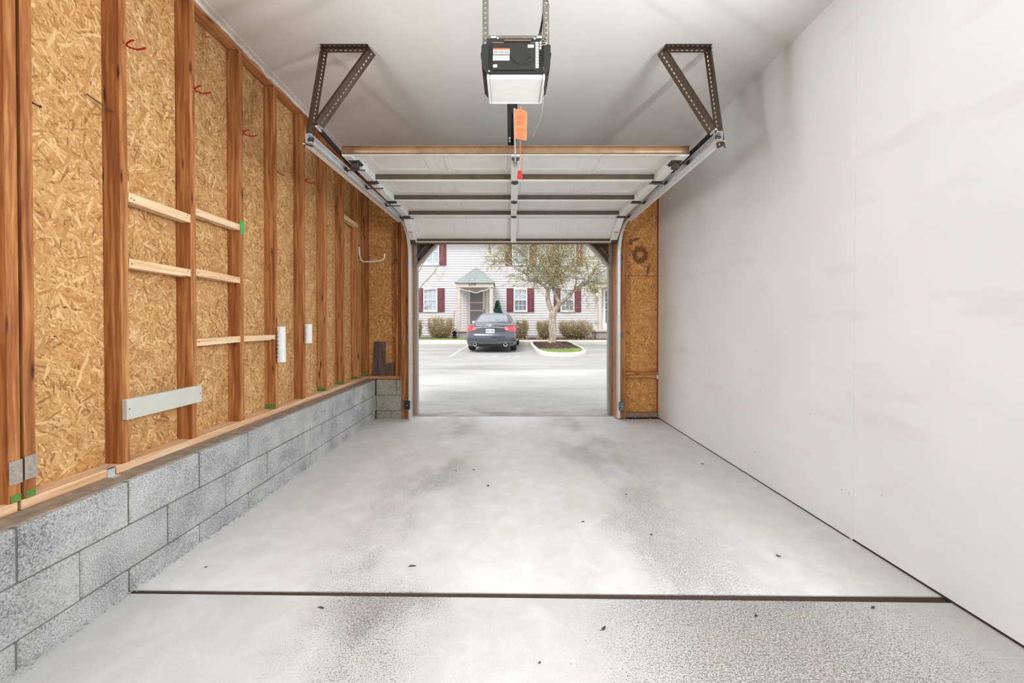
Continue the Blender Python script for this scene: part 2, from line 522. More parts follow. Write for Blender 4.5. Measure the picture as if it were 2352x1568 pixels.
wall_back = MB().box(-2.0, XR + .1, YB - .08, YB, -.05, ZC).build('wall_back', m_wall)
tag(wall_back, 'plain white wall behind the viewer', 'wall', kind='structure')

# ------------------------------------------------------------------ left wall
wall_left = thing('wall_left', (XL, 2, 0), 'unfinished left wall of studs and strand board on concrete blocks', 'wall', kind='structure')
blk = MB().box(-.095, 0, -.2015, .2015, -.0985, .0985, .006).mesh('block', m_block)
blk_long = MB().box(-.095, 0, -.2045, .2045, -.0985, .0985, .007).mesh('block', m_block)
rng = random.Random(11)
PIT = .4125
for course, z, off in ((0, .002, 0), (1, .2035, .5), (2, .406, 0)):
    k = -5
    while True:
        y0 = 1.396 + (k + off) * PIT; k += 1
        if y0 > YF - .05: break
        if y0 < -.9: continue
        y1 = min(y0 + PIT, YF + .19)
        if y1 - y0 > .38:
            link('block', rng.choice((blk, blk_long)), wall_left, (XL + rng.uniform(-.0025, .0015), (y0 + y1) / 2, z))
        else:
            MB().box(XL - .095, XL, y0 + .004, y1, z - .0985, z + .0985, .006).build('block', m_block, wall_left)
MB().box(XL - .19, XL - .0085, YB, YF + .19, -.1, ZB - .004).build('mortar_bed', m_mortar, wall_left)
MB().box(XO - .02, XL - .03, -.9, YF + .19, ZB - .004, ZB, .001).build('dusty_ledge', m_ledge, wall_left)
# mortar crumbs along the foot of the wall
b = MB(); rng = random.Random(5)
for i in range(260):
    y = rng.uniform(.6, 3.4); x = XL + abs(rng.gauss(0, .014)); r = rng.uniform(.001, .0045)
    q = MB().box(x - r, x + r, y - r * 1.5, y + r * 1.5, 0, r * 1.1, r * .4)
    b.add(q.v, q.f)
b.build('mortar_crumb_litter', m_block, wall_left, kind='stuff')

for y0, y1 in ((-.9, 1.512), (1.522, 1.886), (1.892, 5.2)):
    MB().box(XS - .089, XS, y0, y1, ZB, ZS, .003).build('sill_plate', m_plate_y, wall_left)
MB().box(XS - .089, XS, -.9, YO, ZC - .038, ZC, .003).build('top_plate', m_top_y, wall_left)
stud = MB().box(-.089, 0, 0, .038, 0, ZC - .038 - ZS, .003).mesh('stud', m_stud)
STUDS = [1.925, 2.343, 2.769, 3.182, 3.611, 4.042, 4.471, 4.911, 5.252]
rng = random.Random(21)
for y in [1.486, 1.533] + STUDS:
    link('stud', stud, wall_left, (XS + rng.uniform(-.003, .002), y, ZS), (rng.uniform(-.0012, .0012), 0, 0))
for a, c in ((-.9, 1.10), (1.10, 2.362), (2.362, 3.63), (3.63, 4.93), (4.93, 5.34)):
    MB().box(XO - .011, XO, a, c - .002, ZB, ZC).build('strand_board', m_osb_l, wall_left)
MB().box(XO - .06, XO - .0115, YB, YF + .35, -.1, ZC).build('outer_skin', m_trim, wall_left)
wall_left_far = None
# blocking between studs: (from stud, to stud, z0, z1)
for i, j, z0, z1 in ((0, 1, 1.820, 1.868), (0, 1, 1.498, 1.545), (1, 2, 1.873, 1.915), (1, 2, 1.509, 1.551), (1, 2, 1.094, 1.136), (2, 3, 1.098, 1.138), (6, 7, 2.412, 2.46)):
    dz = rng.uniform(-.004, .004)
    MB().obox((XS - .028, STUDS[i] + .039, (z0 + z1) / 2 - dz), (XS - .028, STUDS[j] - .001, (z0 + z1) / 2 + dz), .056, z1 - z0, c=.002).build('blocking', m_lath, wall_left)
# nail heads on the blocking and on the studs
nh = MB().lathe([(.0, .0), (.0035, .0), (.003, .0012), (.0, .0015)], axis='x', n=8).mesh('nail_head', m_nail)
for y, z in ((1.975, 1.845), (1.99, 1.84), (2.32, 1.855), (1.975, 1.52), (2.32, 1.53), (2.395, 1.894), (2.752, 1.894), (2.395, 1.53), (2.752, 1.53), (2.395, 1.115), (2.75, 1.115), (2.82, 1.118), (3.165, 1.118)):
    link('nail_head', nh, wall_left, (XS + .0005, y, z))
# truss plates, green end paint, tape
for y0, y1, z in ((1.484, 1.525, .66), (1.532, 1.574, .665)):
    MB().box(XS, XS + .0022, y0, y1, z - .045, z + .045).build('nail_plate', m_truss, wall_left)
for y in (1.486, 1.533):
    MB().box(XS, XS + .001, y + .003, y + .035, ZS + .002, ZS + .03).build('green_end_paint', m_green, wall_left)
for y in STUDS[3:4] + STUDS[5:]:
    MB().box(XS - .086, XS - .003, y - .0012, y, ZS + .001, ZS + .034).build('green_end_paint', m_green, wall_left)
MB().box(XS, XS + .001, STUDS[1] + .004, STUDS[1] + .034, ZC - .075, ZC - .04).build('green_end_paint', m_green, wall_left)
MB().box(XS, XS + .0015, STUDS[2] + .004, STUDS[2] + .037, 1.852, 1.942).build('green_tape', m_greent, wall_left)
# anchor strap over the sill
b = MB()
for x0, x1, z0, z1 in ((XS - .05, XS + .004, ZS, ZS + .003), (XS + .001, XS + .004, ZB, ZS + .003), (XS + .001, XS + .03, ZB, ZB + .003)):
    b.box(x0, x1, 1.845, 1.880, z0, z1)
b.build('anchor_strap', m_galv, wall_left)

# ------------------------------------------------------------------ front wall
def osb_stained(name):
    m = osb(name, 'x', 1.18, (1.05, .90, .68))
    t = NT.__new__(NT); t.m = m; t.t = m.node_tree; t.b = t.t.nodes['Principled BSDF']
    p = t.pos(); s = t.n('ShaderNodeSeparateXYZ', {0: p}); X, Z = s.outputs[0], s.outputs[2]
    jit = t.math('MULTIPLY', t.math('SUBTRACT', t.noise(p, 24, 4, .7), .5), .07)
    tot = None
    def dist(cx, cz, sx=1, sz=1, rot=0):
        dx = t.math('SUBTRACT', X, cx); dz = t.math('SUBTRACT', Z, cz)
        c, q = math.cos(rot), math.sin(rot)
        u = t.math('ADD', t.math('MULTIPLY', dx, c / sx), t.math('MULTIPLY', dz, q / sx))
        v = t.math('ADD', t.math('MULTIPLY', dx, -q / sz), t.math('MULTIPLY', dz, c / sz))
        return t.math('SQRT', t.math('ADD', t.math('MULTIPLY', u, u), t.math('MULTIPLY', v, v)))
    ring = t.math('ABSOLUTE', t.math('SUBTRACT', t.math('ADD', dist(1.722, 2.145, 1, 1.15), jit), .072))
    ms = [t.ramp(ring, [(.015, 1.0), (.05, 0.0)])]
    for cx, cz, sx, sz, ro in ((1.655, 2.345, 2.2, .7, .35), (1.83, 1.94, .65, 2.4, -.25), (1.60, 2.30, .8, .8, 0)):
        d = t.math('ADD', dist(cx, cz, sx, sz, ro), jit)
        ms.append(t.ramp(d, [(.012, 1.0), (.045, 0.0)]))
    tot = ms[0]
    for q in ms[1:]: tot = t.math('MAXIMUM', tot, q)
    src = t.b.inputs['Base Color'].links[0].from_socket
    t.set(Base_Color=t.mix(t.math('MULTIPLY', tot, .8), src, srgb(92, 50, 22)))
    return m
m_osb_r = osb_stained('osb_stained')
wall_front = thing('wall_front', (0, YF, 0), 'unfinished front wall of wood posts and strand board around the door opening', 'wall', kind='structure')
JL, JR = -1.30, 1.37                         # inner faces of the door jambs
# left return of blocks
for z, cutx in ((.002, (-1.735, -1.545, -1.394)), (.2035, (-1.735, -1.394)), (.406, (-1.735, -1.475, -1.394))):
    for a, c in zip(cutx, cutx[1:]):
        MB().box(a + .003, c - .003, YF, YF + .19, z - .0985, z + .0985, .006).build('block', m_block2, wall_front)
MB().box(-1.735, -1.398, YF + .006, YF + .185, -.1, ZB - .003).build('mortar_bed', m_mortar, wall_front)
MB().box(-1.96, -1.41, 5.20, YO, ZB, ZS, .003).build('sill_plate', m_plate_x, wall_front)
# sheathing
MB().box(XO, -1.41, YO, YO + .011, 0, ZC).build('strand_board', m_osb_f, wall_front)
for z0, z1 in ((0, 1.862), (1.866, ZC)):
    MB().box(1.40, XR + .02, YO, YO + .011, z0, z1, .001).build('strand_board', m_osb_r, wall_front)
MB().box(JL - .11, JR + .12, YO, YO + .011, 2.45, ZC).build('strand_board', m_osb_f, wall_front)
MB().box(XO - .06, XR + .12, YO + .04, YO + .10, 2.45, ZC + .2).build('outer_skin', m_trim, wall_front)
MB().box(XO - .06, JL - .05, YO + .04, YO + .10, -.1, 2.45).build('outer_skin', m_trim, wall_front)
MB().box(JR + .05, XR + .12, YO + .04, YO + .10, -.1, 2.45).build('outer_skin', m_trim, wall_front)
# posts, studs, header
for x0, x1, y0, y1, z0, z1 in ((-1.41, JL, YF, 5.40, 0, 2.42), (JR, 1.492, YF, 5.40, 0, 2.42),
                               (-1.455, -1.412, 5.20, YO, ZS, ZC), (-1.507, -1.460, 5.20, YO, ZS, ZC)):
    MB().box(x0, x1, y0, y1, z0, z1, .004).build('post' if y0 == YF else 'stud', m_stud, wall_front)
MB().box(-1.41, 1.492, YF, 5.28, 2.422, 2.70, .004).build('header', m_plate_x, wall_front)
for z0, z1 in ((.522, .558), (.560, .597)):
    MB().box(1.494, XR - .002, 5.20, YO, z0, z1, .003).build('blocking', m_plate_x, wall_front)
MB().box(1.494, XR - .002, 5.20, YO, .004, .06, .006).build('sill_plate', m_ledge, wall_front)
MB().box(XR - .02, XR - .002, 5.185, 5.20, .51, .56, .002).build('caulk_blob', m_white, wall_front)
# dark dirt gathered along the sill
b = MB(); rng = random.Random(8)
for i in range(220):
    x = rng.uniform(1.38, 1.92); y = rng.uniform(5.12, 5.2); r = rng.uniform(.002, .007)
    q = MB().box(x - r * 1.6, x + r * 1.6, y - r, y + r, 0, r, r * .3); b.add(q.v, q.f)
b.build('dirt_litter', m_joint, wall_front, kind='stuff')
# outer trim with corner gussets
for s, xj in ((-1, JL), (1, JR)):
    xa, xb = (xj, xj + .048) if s < 0 else (xj - .048, xj)
    MB().box(xa, xb, 5.36, 5.46, 0, 2.36, .003).build('outer_trim', m_trim, wall_front)
    k = 1 if s < 0 else -1
    c0 = xj + k * .045
    MB().prism([(c0, 2.01), (c0 + k * .30, 2.36), (c0, 2.36)], 'y', 5.40, 5.415).build('gusset', m_gusset, wall_front)
    MB().obox((c0 - k * .01, 5.40, 2.0), (c0 + k * .315, 5.40, 2.365), .10, .028, up=(-k * .75, 0, .65), c=.002).build('brace_trim', m_trim, wall_front)
    MB().obox((c0 - k * .0, 5.37, 2.13), (c0 + k * .20, 5.37, 2.36), .035, .035, up=(-k * .75, 0, .65), c=.002).build('brace', m_gusset, wall_front)
MB().box(JL, JR, 5.29, 5.46, 2.36, 2.44, .003).build('outer_trim', m_trim, wall_front)

# ------------------------------------------------------------------ things fixed to or standing in the left wall
gb = MB().box(XS + .001, XS + .026, 1.918, 2.385, .758, .858, .002).build('grey_board', m_grayboard)
tag(gb, 'short grey painted board nailed low across two studs', 'board')
for y in (1.93, 2.372):
    q = link('nail', nh, None, (XS + .0265, y, .81)); adopt(q, gb)

def red_hook(y, z, s, label):
    t = thing('utility_hook', (XS, y, z), label, 'hook', 'red coated hooks screwed into the studs')
    x0 = XS
    MB().tube([(x0 - .01, y, z), (x0 + .012, y, z)], .004, 8).build('screw_shank', m_galv, t, True)
    MB().tube([(x0 + .010, y, z), (x0 + .02, y - .004 * s, z + .008 * s), (x0 + .045 * s, y - .01 * s, z + .016 * s), (x0 + .062 * s, y - .014 * s, z + .014 * s)], .0042, 8).build('short_prong', m_red, t, True)
    MB().tube([(x0 + .010, y, z), (x0 + .03, y + .0, z - .012 * s), (x0 + .065 * s, y - .004, z - .024 * s), (x0 + .10 * s, y - .012, z - .026 * s), (x0 + .118 * s, y - .014, z - .022 * s)], .0042, 8).build('long_prong', m_red, t, True)
red_hook(STUDS[0] + .02, 2.575, 1.0, 'red two-pronged hook highest on the stud nearest the viewer')
red_hook(STUDS[1] + .02, 2.605, 1.0, 'red two-pronged hook on the second stud, above the lath rungs')
red_hook(STUDS[2] + .02, 2.555, 1.0, 'red two-pronged hook on the stud carrying green tape')
red_hook(STUDS[4] + .02, 2.525, .9, 'small red hook on a far stud beside the door track')

def pipe(y, z0, z1, label):
    o = MB(); r, q = .032, .028; n = 20; cx = XS + r
    prof = [(q, z0), (r, z0), (r, z1), (q, z1)]
    o.lathe(prof, (cx, y, 0), 'z', n, closed=True)
    t = o.build('pipe', m_white, None, True)
    tag(t, label, 'pipe', 'white plastic pipe lengths on the studs')
    b2 = MB()
    for k in range(7):
        zz = z0 + (z1 - z0) * (.12 + .11 * k)
        b2.box(cx - .012, cx - .008, y - r - .0006, y - r + .003, zz, zz + (z1 - z0) * .06)
    adopt(b2.build('printed_line', m_nail), t)
pipe(STUDS[3] + .022, .918, 1.203, 'longer white plastic pipe length fixed upright to a stud')
pipe(STUDS[4] + .022, 1.051, 1.224, 'shorter white plastic pipe length fixed upright to a stud')

t = thing('bicycle_hook', (XS, 4.93, 2.0), 'white coated arm hook with red tip on a far stud', 'hook')
y = 4.93
MB().box(XS, XS + .004, y - .014, y + .014, 2.03, 2.22, .001).build('mounting_plate', m_zinc, t)
MB().tube([(XS + .006, y, 2.18), (XS + .012, y, 2.08), (XS + .03, y, 2.015), (XS + .06, y, 1.995), (XS + .16, y, 1.998), (XS + .26, y, 2.01), (XS + .30, y, 2.02), (XS + .318, y, 2.045), (XS + .32, y, 2.10)], .009, 10).build('arm', m_wmet, t, True)
MB().tube([(XS + .32, y, 2.095), (XS + .3205, y, 2.122)], .0115, 10).build('red_tip', m_redp, t, True)

def nail(p, q, label):
    p, q = Vector(p), Vector(q); d = (q - p).normalized()
    o = MB().tube([p, q], .0028, 8).tube([q, q + d * .002], .0062, 8).build('nail', m_nail, None, True)
    tag(o, label, 'nail', 'long nails left in the studs')
nail((XS - .02, 1.571, 2.10), (XS + .012, 1.585, 2.083), 'bent dark nail sticking out of the doubled stud pair')
nail((XS - .035, 1.925, 2.24), (XS - .125 + .05, 1.845, 2.28), 'long dark nail driven into the side of the nearest single stud')
nail((XS - .006, STUDS[3] + .039, 2.452), (XS - .004, STUDS[3] + .13, 2.456), 'thin dark nail sticking sideways from a mid-wall stud')
nail((XS - .006, STUDS[6] + .039, 2.50), (XS - .004, STUDS[6] + .13, 2.503), 'thin dark nail sticking sideways from a stud near the door')

def plank(px0, px1, z1, y, lean, label):
    x0 = (px0 - 1172) * y / F; x1 = (px1 - 1172) * y / F
    o = MB().box(0, x1 - x0, 0, .008, 0, z1, .001).build('flooring_plank', m_vinyl)
    o.location = (x0, y, ZS); o.rotation_euler = (-lean, 0, 0)
    tag(o, label, 'plank', 'offcuts of dark flooring in the corner')
plank(857, 884, .45, 5.225, .10, 'tall dark grey-brown flooring offcut leaning in the left front corner')
plank(886, 905, .165, 5.25, .10, 'short dark grey-brown flooring offcut beside the taller one')

# ------------------------------------------------------------------ added fill lamps, out of frame: daylight alone leaves the room dark
def fill_ceiling_lamp(x, y, half, watts, label):
    t = thing('fill_ceiling_lamp', (x, y, ZC), label, 'lamp', 'added fill lamps on the ceiling')
    MB().box(x - half, x + half, y - .075, y + .075, ZC - .04, ZC, .008).build('housing', m_white, t)
    for s in (-.035, .035):
        MB().tube([(x - half + .03, y + s, ZC - .055), (x + half - .03, y + s, ZC - .055)], .012, 10).build('tube', m_white, t, True)
    ld = bpy.data.lights.new('fill_light', 'AREA'); ld.shape = 'RECTANGLE'; ld.size = half * 2; ld.size_y = .14
    ld.energy = watts; ld.color = (.93, .97, 1.0)
    lo = bpy.data.objects.new('fill_light', ld); lo.location = (x, y, ZC - .075); COL.objects.link(lo); adopt(lo, t)
fill_ceiling_lamp(.05, -.9, .62, FILL_BACK_W, 'added white fill lamp on the ceiling behind the viewer')
def fill_wall_lamp(x, y, z, side, watts, label):
    """upright tube lamp added to a wall as fill, shining across the room"""
    t = thing('fill_wall_lamp', (x, y, z), label, 'lamp', 'added upright fill lamps on the side walls')
    a, c = sorted((x, x + side * .035))
    MB().box(a, c, y - .055, y + .055, z - .60, z + .60, .006).build('housing', m_white, t)
    for d in (-.025, .025):
        MB().tube([(x + side * .05, y + d, z - .57), (x + side * .05, y + d, z + .57)], .011, 10).build('tube', m_white, t, True)
    for k in (-1, 1):
        a, c = sorted((x + side * .03, x + side * .07))
        MB().box(a, c, y - .05, y + .05, z + k * .585 - .015, z + k * .585 + .015, .003).build('end_cap', m_white, t)
    ld = bpy.data.lights.new('fill_light', 'AREA'); ld.shape = 'RECTANGLE'; ld.size = 1.12; ld.size_y = .09
    ld.energy = watts; ld.color = (.93, .97, 1.0)
    lo = bpy.data.objects.new('fill_light', ld); lo.location = (x + side * .075, y, z)
    n = Vector((side, 0, 0)); u = Vector((0, 0, 1)); v = n.cross(u)
    lo.rotation_euler = Matrix((u, -v, -n)).transposed().to_euler()
    COL.objects.link(lo); adopt(lo, t)
fill_wall_lamp(XR, 1.05, 1.98, -1, FILL_W, 'added upright fill lamp on the white wall beside the viewer')
link('stud', stud, wall_left, (XS, .74, ZS))
fill_wall_lamp(XS, .76, 1.98, 1, FILL_LEFT_W, 'added upright fill lamp on a stud beside the viewer')

# ------------------------------------------------------------------ garage door, raised
DX0, DX1 = -1.265, 1.345                     # door edges
DC = .040                                    # its middle
ZD = 2.49                                    # lower (inner) face of the raised sections
m_railbrown = plain('brown_edge_rail', srgb(96, 85, 70), .6, .2, .2, 20)
door = thing('garage_door', (DC, 3.9, ZD), 'white sectional garage door rolled up overhead', 'garage door')
SEC = [(2.99, ZD), (3.552, ZD), (4.118, ZD), (4.684, ZD), (5.085, 2.255)]
def sec_frame(i):
    (y0, z0), (y1, z1) = SEC[i], SEC[i + 1]
    o = Vector((0, y0, z0)); d = Vector((0, y1 - y0, z1 - z0)); L = d.length; d.normalize()
    up = Vector((1, 0, 0)).cross(d)          # away from the room, i.e. upwards
    return o, d, up, L
def place(b, o, d, up):
    b.v = [tuple(o + Vector((x, 0, 0)) + d * y + up * z) for x, y, z in b.v]
    return b
def strip_panel(x0, x1, y0, y1):
    """embossed rectangle in the skin, seen from the inside"""
    b = MB(); w = .05; h = .0035
    rings = [((x0, x1, y0, y1), .0), ((x0 + .006, x1 - .006, y0 + .006, y1 - .006), -h), ((x0 + w, x1 - w, y0 + w, y1 - w), -h), ((x0 + w + .006, x1 - w - .006, y0 + w + .006, y1 - w - .006), -.0005)]
    vs = []
    for (a, c, e, f), z in rings:
        vs += [(a, e, z), (c, e, z), (c, f, z), (a, f, z)]
    fs = []
    for r in range(3):
        for k in range(4):
            fs.append((r * 4 + k, r * 4 + (k + 1) % 4, r * 4 + 4 + (k + 1) % 4, r * 4 + 4 + k))
    fs.append((12, 13, 14, 15))
    b.add(vs, fs)
    return b
TH = .056
for i in range(4):
    o, d, up, L = sec_frame(i)
    g = .004
    s = place(MB().box(DX0, DX1, g, L - g, TH, TH + .006), o, d, up).build('section', m_doorw, door)
    # rolled edge flanges
    place(MB().box(DX0, DX1, g, g + .012, 0, .020, .002), o, d, up).build('edge_rail', m_doorw, s)
    place(MB().box(DX0 + .05, DX1 - .05, L - g - .022, L - g, .009, TH, .002), o, d, up).build('edge_rail', m_railbrown, s)
    place(MB().box(DX0, DX1, L - g - .024, L - g, .0, .009, .002), o, d, up).build('edge_lip', m_doorw, s)
    for x0, x1 in ((DX0, DX0 + .075), (DX1 - .075, DX1), (DC - .034, DC + .034)):
        place(MB().box(x0, x1, g + .002, L - g - .002, -.006, TH, .004), o, d, up).build('stile', m_doorw, s)
    xs = [DX0 + .095, DC - .055]
    for half in (0, 1):
        a, c = (DX0 + .11, DC - .06) if half == 0 else (DC + .06, DX1 - .11)
        w = (c - a - .10) / 2
        for k in (0, 1):
            x0 = a + k * (w + .10)
            place(strip_panel(x0, x0 + w, .085, L - .10), o + up * (TH - .001), d, up).build('raised_panel', m_doorw, s)
    if i == 3:
        place(MB().box(DX0, DX1, L - .006, L + .018, -.004, TH + .004, .006), o, d, up).build('bottom_seal', m_rubber, s)
        place(MB().box(DX0 + .02, DX1 - .02, L - .018, L - .005, -.010, .004, .002), o, d, up).build('bottom_channel', m_strut, s)
# top strut, an open channel
pr = [(0, 0), (.058, 0), (.058, .014), (.052, .014), (.052, .006), (.036, .010), (.022, .010), (.006, .006), (.006, .014), (0, .014)]
b = MB()
fr = [(Vector((x, 2.972, ZD + .002)), Vector((0, 0, 1)), Vector((0, 1, 0))) for x in (DX0 + .01, DX1 - .01)]
b.sweep([(a, .014 - c) for a, c in pr], fr)
st = b.build('strut', m_strut, door)
plabel(st, 'brown steel stiffening strut along the top edge')

# hinges on the seams
def hinge_mesh(w):
    b = MB()
    b.box(-w, w, -.030, -.006, -.010, -.004, .001)
    b.box(-w, w, .006, .030, -.010, -.004, .001)
    b.tube([(-w * 1.05, 0, -.014), (w * 1.05, 0, -.014)], .007, 8)
    for x in (-w * .6, w * .6):
        b.box(x - .006, x + .006, -.03, .03, -.016, -.006, .001)
        for y in (-.022, .022):
            b.lathe([(.006, -.020), (.006, -.010)], (x * .3, y, 0), 'z', 6)
    return b.mesh('hinge', m_hinge)
h_mid = hinge_mesh(.03); h_end = hinge_mesh(.045)
for y in (3.552, 4.118, 4.684):
    link('hinge', h_mid, door, (DC, y, ZD))
    for x in (DX0 + .045, DX1 - .045):
        link('hinge', h_end, door, (x, y, ZD))
XTL, XTR = -1.290, 1.396                      # track lines
ZL = lambda y: 2.400 + (y - 2.53) * .055 / 2.2
ZR = lambda y: 2.468
def roller(x, y, z, s, parent):
    b = MB().tube([(x - s * .012, y, z), (x + s * .15, y, z)], .0055, 8)
    r = b.build('roller_shaft', m_hinge, parent, True)
    MB().lathe([(.009, -.006), (.0215, -.006), (.0225, 0), (.0215, .006), (.009, .006)], (x, y, z), 'x', 16).build('roller_wheel', m_rubber, r, True)
for y in (3.552, 4.118, 4.66):
    roller(XTL + .012, y, ZL(y) + .003, 1, door); roller(XTR - .012, y, ZR(y) + .003, -1, door)
# top corner fixtures with rollers
for s, xe, xt, zf in ((1, DX0, XTL, ZL), (-1, DX1, XTR, ZR)):
    y = 3.11
    b = MB()
    b.box(min(xe + s * .02, xe + s * .105), max(xe + s * .02, xe + s * .105), y - .035, y + .055, ZD - .016, ZD - .004, .003)
    b.box(min(xe + s * .03, xe + s * .085), max(xe + s * .03, xe + s * .085), y - .02, y + .03, ZD - .058, ZD - .014, .006)
    for dx in (.035, .09):
        for dy in (-.025, .045):
            b.lathe([(.006, -.026), (.006, -.014)], (xe + s * dx, y + dy, ZD), 'z', 6)
    b.build('top_fixture', m_hinge, door)
    roller(xt + s * .012, y, zf(y) + .005, s, door)
    # small warning stickers on the end stile
    MB().box(min(xe + s * .02, xe + s * .065), max(xe + s * .02, xe + s * .065), 3.70, 3.78, ZD - .0075, ZD - .006).build('sticker', m_label, door)
    o, d, up, L = sec_frame(3)
    place(MB().box(min(xe + s * .012, xe + s * .066), max(xe + s * .012, xe + s * .066), L - .20, L - .10, -.0075, -.006), o, d, up).build('sticker', m_label, door)
    place(MB().box(min(xe + s * .012, xe + s * .066), max(xe + s * .012, xe + s * .066), L - .215, L - .20, -.0075, -.006), o, d, up).build('sticker_edge', m_lorange, door)
    place(MB().box(min(xe - s * .01, xe + s * .07), max(xe - s * .01, xe + s * .07), L - .07, L - .005, -.02, -.006, .003), o, d, up).build('bottom_fixture', m_hinge, door)
# operator bracket on the middle stile
b = MB()
b.box(DC - .030, DC + .030, 3.015, 3.075, ZD - .012, ZD - .006, .001)
b.box(DC - .012, DC - .008, 3.02, 3.13, ZD - .045, ZD - .008, .001).box(DC + .008, DC + .012, 3.02, 3.13, ZD - .045, ZD - .008, .001)
for x in (-.02, .02):
    b.lathe([(.006, -.02), (.006, -.01)], (DC + x, 3.045, ZD), 'z', 6)
b.build('operator_bracket', m_zinc, door)

# ------------------------------------------------------------------ tracks
def track(x, s, zf, label):
    t = thing('door_track', (x, 5.1, 0), label, 'track', 'galvanised door tracks')
    fr = []
    A = Vector((s, 0, 0))
    ys = [2.53 if s > 0 else 2.64] + [3 + .3 * k for k in range(6)] + [4.72]
    for y in ys:
        fr.append((Vector((x, y, zf(y))), A, Vector((0, 0, 1))))
    rad = .375; zc = zf(4.72)
    for k in range(1, 13):
        a = math.pi / 2 * k / 12
        fr.append((Vector((x, 4.72 + rad * math.sin(a), zc - rad * (1 - math.cos(a)))), A, Vector((0, math.sin(a), math.cos(a)))))
    for z in (1.5, .8, .02):
        fr.append((Vector((x, 4.72 + rad, z)), A, Vector((0, 1, 0))))
    h = .027; w = .030; q = .0022
    pr = [(-.006, -h), (w, -h), (w, -h + .007), (w - q, -h + .007), (w - q, -h + q), (-.006 + q, -h + q), (-.006 + q, h - q), (w - q, h - q), (w - q, h - .007), (w, h - .007), (w, h), (-.006, h)]
    MB().sweep(pr, fr).build('rail', m_galv, t, True)
    # stiffening angle on the outer side of the horizontal run
    MB().obox((x - s * .009, ys[0] + .02, zf(ys[0]) - .01), (x - s * .009, 4.70, zf(4.7) - .01), .003, .034).build('angle', m_wmet, t)
    MB().obox((x - s * .022, ys[0] + .02, zf(ys[0]) - .027), (x - s * .022, 4.70, zf(4.7) - .027), .028, .003).build('angle', m_wmet, t)
    # jamb brackets
    for z in (2.02, 1.075):
        b = MB().box(min(x - s * .008, x - s * .060), max(x - s * .008, x - s * .060), YF - .004, YF, z - .035, z + .035, .001)
        b.box(min(x - s * .006, x - s * .010), max(x - s * .006, x - s * .010), 5.09, YF, z - .035, z + .035, .001)
        b.lathe([(.009, -.010), (.009, -.003)], (x - s * .04, YF, z), 'y', 6)
        b.build('jamb_bracket', m_zinc, t)
    # bolts at the near end
    y = ys[0]
    MB().lathe([(.010, -.02), (.010, .012)], (x + s * .004, y + .03, zf(y)), 'x', 6).build('bolt', m_nail, t)
    return t
track(XTL, 1, ZL, 'galvanised door track curving up beside the strand board corner on the left')
track(XTR, -1, ZR, 'galvanised door track curving up beside the white wall on the right')

def bottom_bracket(x, s, z, mat, label):
    t = thing('bottom_bracket', (x, 5.1, z), label, 'bracket', 'boxes at the foot of the tracks')
    xa, xb = sorted((x - s * .055, x + s * .012))
    MB().box(xa, xb, 5.045, 5.078, z - .055, z + .055, .004).build('cover', mat, t)
    MB().box(xa - .004, xb + .004, 5.078, YF - .001, z - .075, z + .075, .003).build('back_plate', m_zinc, t)
    MB().lathe([(.006, -.004), (.006, .004)], (x - s * .02, 5.043, z), 'y', 8).build('screw', m_galv, t)
bottom_bracket(XTL, 1, .195, m_blackm, 'dark metal box low on the left door track')
bottom_bracket(XTR, -1, .180, m_zinc, 'grey metal box low on the right door track')

# thin loose wires on the jambs
def wire(name, pts, r, mat, label, cat='wire'):
    pts = [Vector(p) for p in pts]; out = []
    for i in range(len(pts) - 1):
        p0, p1, p2, p3 = pts[max(i - 1, 0)], pts[i], pts[i + 1], pts[min(i + 2, len(pts) - 1)]
        for k in range(5):
            t = k / 5
            out.append(.5 * ((2 * p1) + (p2 - p0) * t + (2 * p0 - 5 * p1 + 4 * p2 - p3) * t * t + (3 * p1 - p0 - 3 * p2 + p3) * t ** 3))
    out.append(pts[-1])
    o = MB().tube(out, r, 6).build(name, mat, None, True)
    if label: tag(o, label, cat)
    return o
wire('sensor_wire', [(-1.44, 5.196, .60), (-1.415, 5.13, .56), (-1.408, 5.132, .40), (-1.412, 5.132, .25), (-1.385, 5.132, .16), (-1.36, 5.09, .17)], .0025, m_wire, 'thin pale wire running down the left post to the metal box')
wire('wire_loop', [(1.455, 5.11, 2.56), (1.50, 5.12, 2.60), (1.53, 5.13, 2.55), (1.50, 5.12, 2.50), (1.46, 5.11, 2.53), (1.44, 5.10, 2.46)], .003, m_nail, 'dark wire loop behind the right track bend')

# ------------------------------------------------------------------ slotted angle hangers
def slotted(p, q, w, A, B, pitch=.034, slot=(.020, .009), th=.002):
    """L-shaped angle from p to q, flanges along A and B, each with a row of slots"""
    p, q = Vector(p), Vector(q); d = (q - p); L = d.length; d.normalize()
    b = MB()
    n = max(1, int((L - .01) / pitch)); st = (L - n * pitch) / 2
    for E, N in ((A, B), (B, A)):
        E = Vector(E); E = (E - d * E.dot(d)).normalized()
        N = d.cross(E).normalized()
        def bx(l0, l1, e0, e1):
            t = MB().box(l0, l1, e0, e1, -th / 2, th / 2)
            b.add([p + d * a + E * e + N * c for a, e, c in t.v], t.f)
        m = w * .55
        bx(0, L, 0, m - slot[1] / 2); bx(0, L, m + slot[1] / 2, w)
        x = 0.0
        for k in range(n + 1):
            x1 = st + k * pitch + (pitch - slot[0]) / 2 if k < n else L
            x0 = 0 if k == 0 else st + (k - 1) * pitch + (pitch + slot[0]) / 2
            bx(x0, x1, m - slot[1] / 2, m + slot[1] / 2)
    return b
